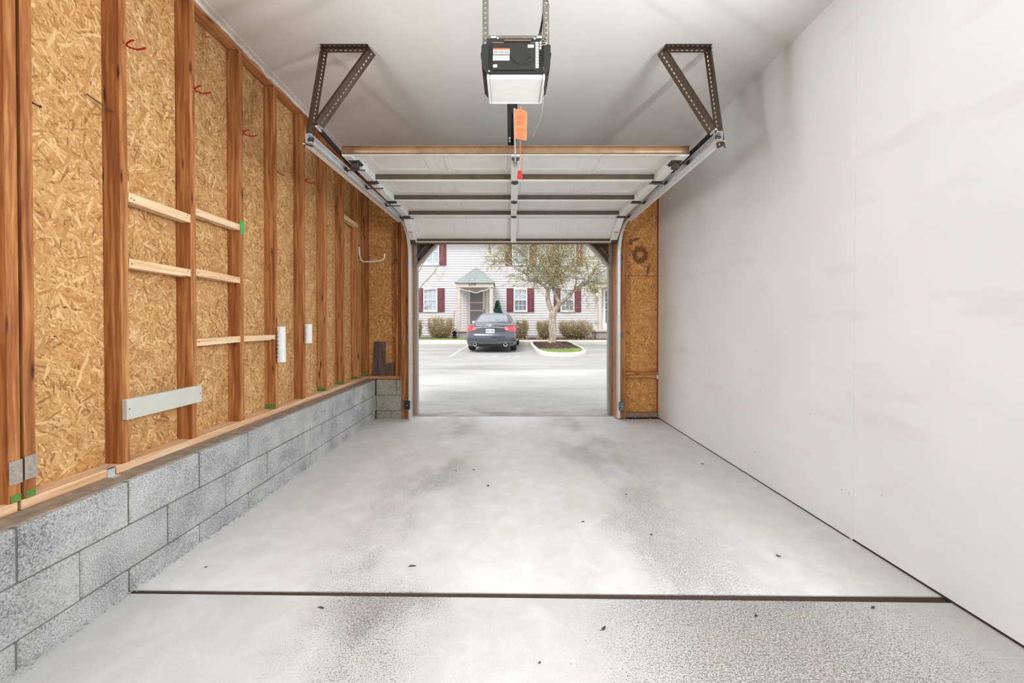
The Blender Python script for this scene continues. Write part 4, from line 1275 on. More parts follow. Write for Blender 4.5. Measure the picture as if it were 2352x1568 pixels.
tree = thing('tree', (1.73, 16.5, .45), 'spreading ornamental tree with sparse young leaves on the planted island', 'tree')
TY = 16.5
def tp(zx, zy, dy=0.0):                       # a point of the tree in its own upright plane, pushed dy in depth
    return at(1200 + zx / 5.6, 550 + zy / 5.6, TY + dy) if not dy else Vector((at(1200 + zx / 5.6, 550 + zy / 5.6, TY).x, TY + dy, at(1200 + zx / 5.6, 550 + zy / 5.6, TY).z))
mains = [
    # trunk
    ([(385, 1345, 0), (388, 1250, 0), (386, 1120, .02), (388, 1000, 0), (396, 925, 0)], .165, .150),
    ([(392, 935, 0), (360, 880, .05), (335, 800, .10), (328, 720, .12), (332, 650, .1)], .105, .088),
    ([(332, 655, .1), (375, 590, .12), (400, 500, .2), (395, 400, .3), (380, 300, .35), (350, 180, .4), (330, 60, .5), (320, -100, .6)], .082, .02),
    ([(332, 650, .1), (270, 590, -.05), (180, 542, -.2), (80, 535, -.3), (45, 465, -.35), (-30, 420, -.4), (-90, 390, -.45), (-200, 330, -.5), (-330, 250, -.55), (-420, 200, -.6)], .07, .014),
    ([(400, 930, 0), (450, 865, -.05), (480, 815, -.08)], .115, .10),
    ([(480, 815, -.08), (560, 760, -.2), (650, 660, -.35), (740, 605, -.45), (820, 540, -.5), (860, 470, -.55), (900, 380, -.6), (990, 305, -.7), (1080, 220, -.8), (1130, 90, -.9)], .085, .014),
    ([(480, 815, -.08), (450, 760, .1), (412, 640, .25), (402, 560, .35), (425, 470, .5), (470, 370, .6), (520, 240, .7), (560, 100, .8), (590, -60, .9)], .08, .016),
    ([(820, 540, -.5), (830, 440, -.3), (815, 340, -.1), (800, 220, .1), (810, 80, .3)], .035, .01),
    ([(330, 420, .3), (300, 400, .1), (250, 330, -.2), (190, 240, -.5), (120, 160, -.7), (60, 60, -.9), (20, -80, -1.0)], .04, .012),
    ([(370, 560, .12), (320, 520, -.2), (270, 470, -.6), (210, 440, -.9)], .03, .01),
    ([(400, 500, .2), (330, 420, .3)], .045, .04),
    ([(45, 465, -.35), (60, 380, -.6), (40, 270, -.8), (-30, 150, -1.0), (-60, 20, -1.1)], .035, .01),
    ([(-90, 390, -.45), (-120, 300, -.2), (-180, 190, 0), (-220, 60, .2), (-240, -80, .3)], .03, .01),
    ([(470, 370, .6), (430, 260, .9), (440, 130, 1.1), (460, -20, 1.2)], .035, .01),
    ([(425, 470, .5), (520, 430, .3), (600, 340, .1), (680, 220, -.1), (730, 80, -.2), (750, -60, -.2)], .035, .01),
    ([(640, 670, -.35), (700, 600, -.7), (760, 560, -1.0), (840, 575, -1.1)], .03, .012),
    ([(412, 640, .25), (380, 560, .8), (300, 450, 1.3), (230, 300, 1.6), (180, 120, 1.8)], .04, .012),
    ([(650, 660, -.35), (640, 560, -1.0), (600, 430, -1.4), (560, 280, -1.6), (520, 120, -1.7)], .04, .012),
]
rng = random.Random(31)
tw = MB(); lv = MB(); lv2 = MB()
ends = []
for i, (pts, r0, r1) in enumerate(mains):
    P = [tp(*q) for q in pts]
    # smooth
    out = []
    for k in range(len(P) - 1):
        p0, p1, p2, p3 = P[max(k - 1, 0)], P[k], P[k + 1], P[min(k + 2, len(P) - 1)]
        for s in range(3):
            t = s / 3
            out.append(.5 * ((2 * p1) + (p2 - p0) * t + (2 * p0 - 5 * p1 + 4 * p2 - p3) * t * t + (3 * p1 - p0 - 3 * p2 + p3) * t ** 3))
    out.append(P[-1])
    m = len(out); rr = [r0 + (r1 - r0) * k / (m - 1) for k in range(m)]
    if i == 0:
        rr[0] *= 1.45; rr[1] *= 1.15
    MB().tube(out, rr, 10, cap=True).build('trunk' if i == 0 else 'branch', m_bark, tree, 'all')
    if i not in (0, 1, 4, 10):
        ends.append(out)
def grow(p, d, L, r, depth):
    n = 3; pts = [p]
    for k in range(n):
        d = (d + Vector((rng.gauss(0, .22), rng.gauss(0, .22), rng.gauss(0, .18) + (.02 if depth > 1 else -.02)))).normalized()
        p = p + d * (L / n); pts.append(p)
        if depth > 0:
            for j in range(2 if depth > 1 else 2):
                dd = (d + Vector((rng.gauss(0, .7), rng.gauss(0, .7), rng.gauss(0, .6)))).normalized()
                grow(p, dd, L * rng.uniform(.45, .7), r * .55, depth - 1)
        else:
            if rng.random() < .72:
                leafy(lv if rng.random() < .8 else lv2, p + Vector((rng.gauss(0, .03), rng.gauss(0, .03), rng.gauss(0, .03))), 0, rng, rng.uniform(.024, .048))
    stick(tw, pts, r, r * .45, 3)
for out in ends:
    m = len(out)
    for k in range(3 if m > 8 else 2, m):
        for j in range(1 if k % 2 else 2):
            d = (out[k] - out[k - 1]).normalized()
            dd = (d * .5 + Vector((rng.gauss(0, .6), rng.gauss(0, .7), rng.gauss(.12, .55)))).normalized()
            grow(out[k], dd, rng.uniform(.45, .85), .009, 2)
tw.build('twigs', m_twigs, tree, False, 'stuff', fix=False)
lv.build('leaves', m_leaf, tree, False, 'stuff', fix=False)
lv2.build('leaves', m_leaf2, tree, False, 'stuff', fix=False)

def bush(x, y, w, h, dpt, seed, label, n=150, flat=True, mat=None):
    z0 = GZ(y) + .1; rg = random.Random(seed)
    t = thing('bush', (x, y, z0), label, 'bush', 'clipped twiggy bushes along the house')
    tb = MB(); lb = MB()
    for i in range(n):
        a = rg.uniform(0, 6.28); q = math.sqrt(rg.random())
        u, v = math.cos(a) * q, math.sin(a) * q
        u = max(-1, min(1, u * 1.25)); v = max(-1, min(1, v * 1.25))
        bx, by = u * w * .14 + rg.gauss(0, w * .05), v * dpt * .15
        top = h * rg.uniform(.5, 1.0)
        if rg.random() < .5: top = h * (1 - .06 * q ** 4) * rg.uniform(.93, 1.0)
        ex, ey = u * (w - .26) / 2, v * (dpt - .2) / 2
        P = [Vector((x + bx, y + by, z0)), Vector((x + bx + (ex - bx) * .62, y + by + (ey - by) * .62, z0 + top * .25)), Vector((x + ex, y + ey, z0 + top * .6)), Vector((x + ex * 1.02, y + ey * 1.02, z0 + top))]
        stick(tb, P, .007, .003, 3)
        for k in range(11):
            f = rg.uniform(.25, 1)
            s = int(f * 3 - 1e-6); p = P[s].lerp(P[s + 1], f * 3 - s)
            d = Vector((rg.gauss(0, 1), rg.gauss(0, 1), rg.gauss(.3, .6))).normalized() * rg.uniform(.08, .22)
            stick(tb, [p, p + d * .6, p + d + Vector((0, 0, .03))], .004, .002, 3)
            for j in range(3):
                leafy(lb, p + d * rg.uniform(.4, 1.05), 0, rg, rg.uniform(.02, .04))
    tb.build('twigs', m_bushtwig, t, False, 'stuff', fix=False)
    lb.build('leaves', m_bushleaf, t, False, 'stuff', fix=False)
    # dry leaves on the ground below
    g = MB()
    for i in range(120):
        leafy(g, Vector((x + rg.uniform(-w, w) * .48, y - rg.uniform(-.3, .55) * dpt, z0 + .03)), 0, rg, .06)
    g.build('fallen_leaves', m_leaf2, t, False, 'stuff', fix=False)
YBU = 21.5
def bx(px0, px1, ytop): 
    return ((px0 + px1) / 2 - 1172) * YBU / F, (px1 - px0) * YBU / F, CAM_H + (745 - ytop) * YBU / F - GZ(YBU) - .1
for px0, px1, yt, sd, lab, n in ((981, 1044, 729, 1, 'rounded twiggy bush left of the hose reel', 190),
                                 (942, 972, 734, 2, 'twiggy bush cut by the left door jamb', 120),
                                 (1180, 1217, 734, 3, 'twiggy bush just right of the parked car', 150),
                                 (1230, 1277, 736, 4, 'twiggy bush behind the tree trunk', 160),
                                 (1281, 1363, 736, 5, 'widest twiggy bush, right of the tree trunk', 260)):
    x, w, h = bx(px0, px1, yt)
    bush(x, YBU - .1, w, h, min(w, 1.0), sd, lab, n)

# bare shrub at the left
sh = thing('bare_shrub', (-5.3, 19.9, .4), 'tall bare reddish shrub beside the left door jamb', 'shrub')
rg = random.Random(77); tb = MB(); lb = MB()
S0 = Vector((-5.35, 20.1, .45))
def shoot(P, r0, r1, side):
    out = []
    for k in range(len(P) - 1):
        for s in range(4): out.append(P[k].lerp(P[k + 1], s / 4))
    out.append(P[-1])
    stick(tb, out, r0, r1, 5)
    for k in range(2, len(out)):
        for j in range(side):
            d = ((out[k] - out[k - 1]).normalized() + Vector((rg.gauss(0, .6), rg.gauss(0, .6), rg.gauss(.1, .5)))).normalized()
            L = rg.uniform(.2, .55); q = out[k] + d * L * .5; e = q + (d + Vector((rg.gauss(0, .3), rg.gauss(0, .3), .25))).normalized() * L * .5
            stick(tb, [out[k], q, e], .006, .002, 3)
            for w in range(3):
                d2 = (d + Vector((rg.gauss(0, .7), rg.gauss(0, .7), rg.gauss(0, .6)))).normalized() * rg.uniform(.06, .18)
                stick(tb, [q, q + d2], .003, .0015, 3)
                if rg.random() < .4: leafy(lb, q + d2, 0, rg, .03)
SA = lambda px, py, dy: Vector((at(px, py, 20).x, 20 + dy, at(px, py, 20).z))
shoot([S0, SA(945, 700, 0), SA(972, 655, -.2), SA(1000, 628, -.3), SA(1014, 600, -.3), SA(1022, 560, -.35), SA(1026, 530, -.4)], .03, .006, 1)
shoot([SA(1000, 628, -.3), SA(1015, 640, -.4), SA(1028, 622, -.5)], .012, .003, 1)
shoot([S0, SA(940, 660, .2), SA(958, 630, .1), SA(975, 600, 0), SA(985, 580, 0), SA(992, 550, 0)], .025, .005, 2)
shoot([S0, SA(938, 690, .1), SA(960, 680, -.1), SA(982, 668, -.2), SA(1000, 665, -.2)], .018, .004, 3)
shoot([S0, SA(936, 640, .1), SA(950, 610, .2), SA(962, 580, .3), SA(968, 550, .3)], .022, .005, 2)
shoot([S0, SA(945, 722, -.1), SA(962, 712, -.2), SA(985, 705, -.2)], .014, .003, 3)
shoot([S0, SA(948, 735, -.2), SA(958, 725, -.2), SA(972, 745, -.2)], .012, .003, 3)
shoot([S0, SA(925, 690, .1), SA(915, 640, .2), SA(905, 590, .2)], .02, .005, 2)
tb.build('twigs', m_redtwig, sh, False, 'stuff', fix=False)
lb.build('buds', m_leaf2, sh, False, 'stuff', fix=False)

# small evergreen by the porch
ev = thing('evergreen_shrub', (-.72, 22.3, .55), 'small dark evergreen shrub right of the porch column', 'shrub')
ex, ey = (1143 - 1172) * 22.3 / F, 22.3
stick_b = MB().tube([(ex, ey, .45), (ex, ey, 2.3)], [.03, .008], 6); stick_b.build('stem', m_twigs, ev)
rg = random.Random(12); lb = MB()
for i in range(2600):
    f = rg.random() ** .8; z = .6 + f * 1.93; a = rg.uniform(0, 6.28)
    r = .44 * (1 - f * .8) * (1 + .35 * math.sin(z * 7 + a * 2)) * math.sqrt(rg.uniform(.1, 1))
    leafy(lb, Vector((ex + r * math.cos(a), ey + r * math.sin(a), z)), 0, rg, .07)
lb.build('needles', m_pine, ev, False, 'stuff', fix=False)

# ------------------------------------------------------------------ townhouse
HY = 23.0
K = HY / F
HX = lambda px: (px - 1172) * K
HZ = lambda py: CAM_H + (745 - py) * K
m_siding = plain('vinyl_siding', srgb(204, 201, 201), .55, 0, .03, 3)
m_shut = plain('burgundy_shutter', srgb(112, 54, 62), .5, 0, .06, 5)
m_wtrim = plain('window_white', srgb(240, 240, 240), .45, 0, .02, 5)
m_beige = plain('beige_trim', srgb(198, 188, 176), .6, 0, .05, 5)
m_shingle = plain('grey_shingle', srgb(146, 154, 152), .9, 0, .18, 9, .4)
m_found = plain('foundation', srgb(162, 158, 150), .9, 0, .1, 6, .3)
m_doorred = plain('dark_red_door', srgb(96, 56, 58), .5, 0, .08, 5)
m_curtain = plain('pale_curtain', srgb(208, 220, 226), .8, 0, .06, 5)
m_dark = plain('dark_interior', srgb(104, 110, 116), .8, 0, .1, 5)
m_roofdark = plain('main_roof', srgb(110, 108, 106), .9, 0, .15, 9, .4)
m_numb = plain('number_iron', srgb(70, 60, 52), .5, .3, .05, 9)
def glass(name, tint, rough=.05, alpha=.35):
    t = NT(name); n = t.noise(t.pos(), 1.5, 2)
    t.set(Base_Color=t.ramp(n, [(.3, tuple(x * .96 for x in tint)), (.7, tint)]), Roughness=rough, Metallic=0, Alpha=alpha, Specular_IOR_Level=.8)
    return t.m
m_glass = glass('window_glass', srgb(200, 214, 224))
m_glassd = glass('dim_window_glass', srgb(120, 132, 140))
house = thing('townhouse', (0, HY, .5), 'two-storey white sided townhouse with burgundy shutters across the lot', 'building')
HX0, HX1 = -9.0, 9.5
MB().box(HX0, HX1, HY + .03, HY + 8, .3, 6.15).build('wall', m_siding, house)
MB().box(HX0, HX1, HY - .01, HY + .03, .2, .60).build('foundation', m_found, house)
# siding laps, each a board with its own foot
LAP = .142
me = MB().prism([(.036, 0), (.006, 0), (-.001, .006), (.020, LAP * .60), (.010, LAP * .66), (.032, LAP)], 'x', HX0, HX1).mesh('siding_board', m_siding)
z = .60
while z < 6.1:
    link('siding_board', me, house, (0, HY - .004, z)); z += LAP
MB().prism([(HY - .45, 6.12), (HY + 4.0, 8.6), (HY + 8.4, 6.12)], 'x', HX0 - .3, HX1 + .3).build('roof', m_roofdark, house)
MB().box(HX0 - .3, HX1 + .3, HY - .47, HY - .44, 6.05, 6.25, .005).build('gutter', m_wtrim, house)

def window(px0, px1, y0, y1, up=False, dim=False):
    x0, x1, z0, z1 = HX(px0), HX(px1), HZ(y1), HZ(y0)
    f = MB(); t = .062; d0, d1 = HY - .055, HY + .03
    f.box(x0, x0 + t, d0, d1, z0, z1, .005).box(x1 - t, x1, d0, d1, z0, z1, .005).box(x0, x1, d0 - .004, d1, z1 - t, z1 + .01, .005).box(x0 - .015, x1 + .015, d0 - .02, d1, z0 - .03, z0 + t * .8, .005)
    w = f.build('window', m_wtrim, house)
    zm = (z0 + z1) / 2
    MB().box(x0 + t, x1 - t, HY - .04, HY + .02, zm - .022, zm + .022, .004).build('meeting_rail', m_wtrim, w)
    a, c = x0 + t, x1 - t
    for (p, q, yy) in ((z0 + t * .8, zm - .022, HY - .010), (zm + .022, z1 - t, HY - .022)):
        for k in (1, 2):
            x = a + (c - a) * k / 3
            MB().box(x - .009, x + .009, yy - .006, yy + .012, p, q).build('muntin', m_wtrim, w)
        zz = (p + q) / 2
        MB().box(a, c, yy - .006, yy + .012, zz - .009, zz + .009).build('muntin', m_wtrim, w)
        for k in range(3):
            for r in range(2):
                xa, xb = a + (c - a) * k / 3 + .009, a + (c - a) * (k + 1) / 3 - .009
                za, zb = p + (q - p) * r / 2 + .009, p + (q - p) * (r + 1) / 2 - .009
                MB().box(xa, xb, yy + .001, yy + .004, za, zb).build('pane', m_glassd if (dim and q <= zm) else m_glass, w)
    MB().box(a, c, HY + .0205, HY + .024, zm, z1 - t).build('curtain', m_curtain, w)
    MB().box(a, c, HY + .0205, HY + .024, z0 + t * .8, zm).build('blind', m_dark if dim else m_curtain, w)
def shutter_mesh(w, h):
    b = MB().box(-w / 2, w / 2, -.03, 0, 0, h, .006)
    for z0, z1 in ((.075, h * .475), (h * .525, h - .075)):
        x0, x1 = -w / 2 + .06, w / 2 - .06
        vs = []
        for dx, y in ((0, -.0305), (.012, -.018), (.03, -.018), (.05, -.031)):
            vs += [(x0 + dx, y, z0 + dx), (x1 - dx, y, z0 + dx), (x1 - dx, y, z1 - dx), (x0 + dx, y, z1 - dx)]
        fs = [(r * 4 + k, r * 4 + (k + 1) % 4, r * 4 + 4 + (k + 1) % 4, r * 4 + 4 + k) for r in range(3) for k in range(4)] + [(12, 13, 14, 15)]
        # raised border and field read as carved panels
        vs = [(x, y - .013 if i < 4 or i > 11 else y - .016, z) for i, (x, y, z) in enumerate(vs)]
        b.add(vs, fs)
    return b.mesh('shutter', m_shut)
SW = 15.4 * K; SH = 55 * K
sm = shutter_mesh(SW, SH); sm2 = shutter_mesh(15.6 * K, 64 * K)
for px in (965, 1013.5, 1171.5, 1219, 1279.4, 1326.8):
    link('shutter', sm, house, (HX(px), HY - .005, HZ(716.5)))
for px in (958, 1017.5, 1168, 1224, 1276, 1331):
    link('shutter', sm2, house, (HX(px), HY - .005, HZ(610)))
window(973, 1005, 663, 715); window(1180, 1211, 663, 715, dim=True); window(1287.5, 1319, 663, 715, dim=True)
window(967, 1009, 548, 608); window(1176.5, 1215.5, 548, 608); window(1284.5, 1322.5, 548, 608)

def porch(px0, px1, cols, depth, name, num=None, door=None):
    yF = HY - depth; k = yF / F
    X = lambda p: (p - 1172) * k; Z = lambda p: CAM_H + (745 - p) * k
    x0, x1 = X(px0), X(px1)
    zt, zb = Z(649.5), Z(659.5)
    f = MB().box(x0 + .06, x1 - .06, yF + .06, HY - .005, zb, zt - .01, .006).build('porch_beam', m_beige, house)
    # hipped roof courses of shingles
    xm = (x0 + x1) / 2; zp = zt + 1.0; yp = HY - .02
    n = 7
    def pt(u, v):                             # v: 0 eave .. 1 peak
        return Vector((x0 + (x1 - x0) * u, yF, zt)).lerp(Vector((xm, yp, zp)), v)
    rb = MB().add([(x0, yF, zt), (x1, yF, zt), (x1, HY, zt), (x0, HY, zt), (xm, yp, zp)], [(0, 1, 4), (1, 2, 4), (3, 0, 4), (0, 3, 2, 1)])
    rf = rb.build('porch_roof', m_shingle, house)
    N = Vector((0, -(zp - zt), (yp - yF))).normalized()
    for c in range(n):
        v0, v1 = c / n, (c + 1.12) / n
        cells = max(2, 6 - c)
        for q in range(cells):
            off = .5 * (c % 2) / cells
            u0, u1 = max(0, q / cells - off + .002), min(1, (q + 1) / cells - off - .004)
            if q == cells - 1: u1 = 1
            a, bb, cc, dd = pt(u0, v0), pt(u1, v0), pt(u1, min(v1, .995)), pt(u0, min(v1, .995))
            mbx = MB().add([a + N * .006, bb + N * .006, cc + N * .001, dd + N * .001, a + N * .018, bb + N * .018, cc + N * .004, dd + N * .004],
                           [(0, 1, 5, 4), (1, 2, 6, 5), (2, 3, 7, 6), (3, 0, 4, 7), (4, 5, 6, 7)])
            mbx.build('shingle', m_shingle, rf)
    for sx in (x0, x1):
        MB().obox((sx, yF, zt + .012), (xm, yp, zp + .012), .05, .02, up=(0, 0, 1)).build('hip_cap', m_shingle, rf)
    MB().box(x0 - .02, x1 + .02, yF - .02, yF, zt - .02, zt + .012, .003).build('drip_edge', m_roofdark, rf)
    for a, c in cols:
        MB().box(X(a), X(c), yF + .12, yF + .12 + (X(c) - X(a)), Z(757), zb, .008).build('porch_column', m_beige, house)
    MB().box(x0 + .05, x1 - .05, yF + .02, HY - .01, Z(762), Z(757), .01).build('porch_step', m_beige, house)
    MB().box(x0 + .12, x1 - .12, yF + .10, HY - .01, .2, Z(762), .01).build('porch_base', m_found, house)
    if num:
        me = text_mesh(num, .20, m_numb, .008)
        link('house_number', me, house, (X(1085), yF + .05, Z(654)), (R(90), 0, 0))
porch(1045, 1135.5, ((1049.5, 1056.5), (1124, 1132)), 1.25, 'porch', '5777')
porch(1365, 1450, ((1375.5, 1383),(1430, 1438)), 1.25, 'porch')

def storm_door(px0, px1, y0, y1, red, mat, gx0, gx1, gy0, gy1):
    x0, x1, z0, z1 = HX(px0), HX(px1), HZ(y1), HZ(y0)
    d = MB().box(x0, x1, HY - .03, HY + .03, z0, z1, .008).build('front_door', mat, house)
    g0, g1, h0, h1 = HX(gx0), HX(gx1), HZ(gy1), HZ(gy0)
    MB().box(g0, g1, HY - .034, HY - .030, h0, h1).build('inner_door', red, d)
    for (p, q) in ((.08, .30), (.36, .60), (.66, .92)):
        for u, v in ((.12, .46), (.54, .88)):
            MB().box(g0 + (g1 - g0) * u, g0 + (g1 - g0) * v, HY - .040, HY - .034, h0 + (h1 - h0) * p, h0 + (h1 - h0) * q, .004).build('door_panel', red, d)
    MB().box(g0, g1, HY - .052, HY - .050, h0, h1).build('glass', glass('storm_glass', srgb(150, 160, 166), .05, .18), d)
    for zz in (.42, .66):
        z = h0 + (h1 - h0) * zz
        MB().box(g0, g1, HY - .062, HY - .046, z - .022, z + .022, .003).build('cross_bar', mat, d)
    MB().box(x0 + .001, g0, HY - .06, HY - .029, z0 + .001, z1 - .001, .004).build('door_stile', mat, d)
    MB().box(g1, x1 - .001, HY - .06, HY - .029, z0 + .001, z1 - .001, .004).build('door_stile', mat, d)
    MB().box(g0, g1, HY - .058, HY - .029, h1, z1 - .002, .004).build('door_rail', mat, d)
    MB().box(g0, g1, HY - .058, HY - .029, z0 + .002, h0, .004).build('door_rail', mat, d)
    MB().tube([((g1 + x1) / 2, HY - .07, h0 + .40 * (h1 - h0) + .1), ((g1 + x1) / 2, HY - .11, h0 + .40 * (h1 - h0) + .06), ((g1 + x1) / 2, HY - .11, h0 + .40 * (h1 - h0) - .06), ((g1 + x1) / 2, HY - .07, h0 + .40 * (h1 - h0) - .1)], .018, 6).build('handle', m_numb, d)
storm_door(1075, 1114, 664, 757, m_doorred, m_beige, 1080, 1109, 669, 745)
storm_door(1385, 1424, 661, 757, m_dark, m_wtrim, 1390, 1419, 669, 742)
MB().box(HX(1115.5), HX(1122), HY - .06, HY, HZ(757), HZ(664), .004).build('door_casing', m_beige, house)
MB().box(HX(1073.5), HX(1074.9), HY - .07, HY, HZ(757), HZ(662), .004).build('door_casing', m_beige, house)

# porch lamp, lit
m_bulb = NT('lit_globe'); m_bulb.set(Base_Color=m_bulb.ramp(m_bulb.noise(m_bulb.pos(), 4), [(0, srgb(255, 236, 200)), (1, srgb(255, 240, 210))]), Emission_Color=srgb(255, 226, 180), Emission_Strength=2.5); m_bulb = m_bulb.m
LX, LY, LZ = HX(1371), HY - .16, HZ(675)
lamp = thing('porch_lamp', (LX, HY, LZ), 'small lit wall lamp beside the right porch', 'lamp')
MB().lathe([(.05, 0), (.05, .02), (.02, .04)], (LX, HY - .045, LZ + .12), 'y', 12).build('mount', m_numb, lamp, True)
MB().tube([(LX, HY - .03, LZ + .12), (LX, LY, LZ + .16), (LX, LY, LZ + .10)], .014, 8).build('arm', m_numb, lamp, True)
MB().lathe([(0, -.11), (.06, -.10), (.085, -.02), (.07, .06), (.03, .10), (0, .10)], (LX, LY, LZ), 'z', 14).build('globe', m_bulb, lamp, True)
MB().lathe([(.075, .06), (.03, .11), (0, .13)], (LX, LY, LZ), 'z', 14).build('cap', m_numb, lamp, True)

# string lights draped across the porch
def sag(p, q, d, n=14):
    p, q = Vector(p), Vector(q)
    return [p.lerp(q, i / n) + Vector((0, 0, -d * 4 * (i / n) * (1 - i / n))) for i in range(n + 1)]
yP = HY - 1.25; PX = lambda p: (p - 1172) * yP / F; PZ = lambda p: CAM_H + (745 - p) * yP / F
sl = thing('string_lights', (PX(1090), yP, PZ(665)), 'white string lights draped under the porch roof and round its columns', 'string lights')
pth = sag((PX(1052), yP + .02, PZ(660)), (PX(1078), yP + .04, PZ(667)), .04, 8) + sag((PX(1079), yP + .04, PZ(667)), (PX(1106), yP + .04, PZ(667)), .10, 12) + sag((PX(1107), yP + .04, PZ(667)), (PX(1126), yP + .02, PZ(660)), .03, 8)
MB().tube(pth, .008, 5).build('cord', m_white, sl, True)
bul = MB().lathe([(0, -.045), (.016, -.03), (.014, 0), (.006, .01)], n=6).mesh('bulb', m_white)
for k, p in enumerate(pth[::1]):
    link('bulb', bul, sl, p + Vector((0, 0, -.01)))
for a, c in ((1049.5, 1056.5), (1124, 1132)):
    cx = (PX(a) + PX(c)) / 2; w = (PX(c) - PX(a)) / 2 + .012; pts = []
    cy = yP + .12 + w - .012
    turns = 5
    for k in range(turns * 8 + 1):
        an = 2 * math.pi * k / 8; m = max(abs(math.cos(an)), abs(math.sin(an)))
        pts.append((cx + w * math.cos(an) / m, cy + w * math.sin(an) / m, PZ(750) + (PZ(664) - PZ(750)) * k / (turns * 8)))
    MB().tube(pts, .008, 5).build('cord', m_white, sl, True)

# coiled hose and red-handled tool by the left column
m_hose = plain('yellow_hose', srgb(214, 164, 84), .5, 0, .1, 8)
hx, hy, hz = HX(1043) * .955, 22.15, CAM_H + (745 - 765) * 21.9 / F
ho = thing('garden_hose', (hx, hy, hz - .2), 'coiled yellow garden hose on a dark reel by the porch', 'hose')
pts = []
for k in range(4 * 20 + 1):
    a = 2 * math.pi * k / 20; r = .20 + .012 * math.sin(k * .37)
    pts.append((hx + r * math.cos(a), hy - .05 + k * .0012, hz + r * 1.15 * math.sin(a)))
MB().tube(pts, .016, 6).build('coil', m_hose, ho, True)
MB().lathe([(.0, -.06), (.13, -.06), (.13, -.04), (.06, -.03), (.06, .06), (.13, .07), (.13, .09), (0, .09)], (hx, hy, hz), 'y', 18).build('reel', m_black, ho, True)
MB().box(hx - .10, hx + .10, hy - .02, hy + .08, hz - .33, hz - .10, .02).build('stand', m_black, ho)
to = thing('garden_tool', (hx - .06, hy + .1, hz - .3), 'long red-handled garden tool leaning beside the hose reel', 'tool')
MB().tube([(hx - .12, hy + .12, hz - .30), (hx - .03, hy + .2, hz + 1.25)], .016, 8).build('handle', plain('red_handle', srgb(168, 84, 74), .5, 0, .1, 8), to, True)
MB().box(hx - .20, hx - .04, hy + .09, hy + .13, hz - .36, hz - .28, .01).build('head', m_black, to)
# meter box low on the wall
mb_ = MB().box(HX(1368), HX(1371), HY - .06, HY - .004, HZ(744), HZ(738), .006).build('outlet_box', m_found); tag(mb_, 'small grey outlet box low on the siding by the right porch', 'box')

# ------------------------------------------------------------------ parked car
CARX, CARY = -.725, 14.3
CARZ = .9 * .0212 * 9.5 + GZ(15.2) - .9 * .0212 * 9.5
car = thing('car', (CARX, CARY, GZ(15.6)), 'dark grey four-door sedan parked facing the house, seen from behind', 'car')
def carpaint():
    t = NT('grey_car_paint'); n = t.noise(t.pos(), 300, 2)
    t.set(Base_Color=t.ramp(n, [(.35, srgb(58, 62, 70)), (.65, srgb(78, 82, 90))]), Metallic=.35, Roughness=.28, Coat_Weight=1.0, Coat_Roughness=.05)
    return t.m
m_paintc = carpaint()
m_cglass = glass('car_glass', srgb(70, 84, 92), .03, 1.0); m_cglass.node_tree.nodes['Principled BSDF'].inputs['IOR'].default_value = 2.6
m_lightred = plain('tail_light_red', srgb(206, 26, 34), .15, 0, .12, 30, Coat_Weight=1.0)
m_lightin = plain('tail_light_clear', srgb(232, 120, 124), .15, 0, .12, 30, Coat_Weight=1.0)
m_chrome = plain('chrome', srgb(220, 222, 226), .15, 1.0, .04, 10)
m_tire = plain('tire', srgb(50, 50, 50), .85, 0, .15, 40)
m_rim = plain('wheel_rim', srgb(150, 152, 156), .35, .8, .08, 20)
m_under = plain('dark_diffuser', srgb(38, 38, 40), .6, 0, .1, 20)
m_plate = plain('number_plate', srgb(226, 230, 234), .4, 0, .03, 20)
m_plblue = plain('plate_print', srgb(92, 110, 150), .5, 0, .1, 40)
m_plyel = plain('plate_print_yellow', srgb(214, 200, 140), .5, 0, .1, 40)

LEN = 4.85
half = [(0, 0), (.35, .006), (.62, .035), (.82, .095), (.94, .19), (1, .34), (1, .7), (1, 1.1), (1, 1.6), (1, 2.2), (1, 2.8), (1, 3.4), (1, 3.85), (.985, 4.2), (.93, 4.5), (.8, 4.70), (.5, 4.82), (0, 4.85)]
def zt(y):
    T = [(0, .985), (.25, 1.005), (.6, 1.03), (1.5, .985), (3.0, .96), (3.5, .93), (4.2, .84), (4.6, .74), (4.85, .62)]
    for (a, p), (c, q) in zip(T, T[1:]):
        if y <= c: return p + (q - p) * (y - a) / (c - a)
    return T[-1][1]
levels = [(.19, .80, .16), (.23, .875, .07), (.30, .91, .03), (.42, .925, .0), (.56, .928, .0), (.62, .926, .01), (.655, .918, .04), (.74, .915, .055), (.86, .90, .07), (.93, .885, .06), (.965, .865, .055), (.985, .83, .085)]
b = MB(); loops = []
nh_ = len(half)
for z, w, ins in levels:
    q = (z - .19) / (.985 - .19); pts = []
    ring = [(x, y) for x, y in half] + [(-x, y) for x, y in reversed(half[1:-1])]
    for x, y in ring:
        yy = y + ins * (1 - y / LEN)
        if y > 4.4: yy -= ins * .8 * (y - 4.4)
        pts.append((x * w, yy, .19 + q * (zt(y) - .19)))
    loops.append(pts)
n = len(loops[0]); vs = [p for L in loops for p in L]; fs = []
for i in range(len(loops) - 1):
    for k in range(n):
        k2 = (k + 1) % n
        fs.append((i * n + k, i * n + k2, (i + 1) * n + k2, (i + 1) * n + k))
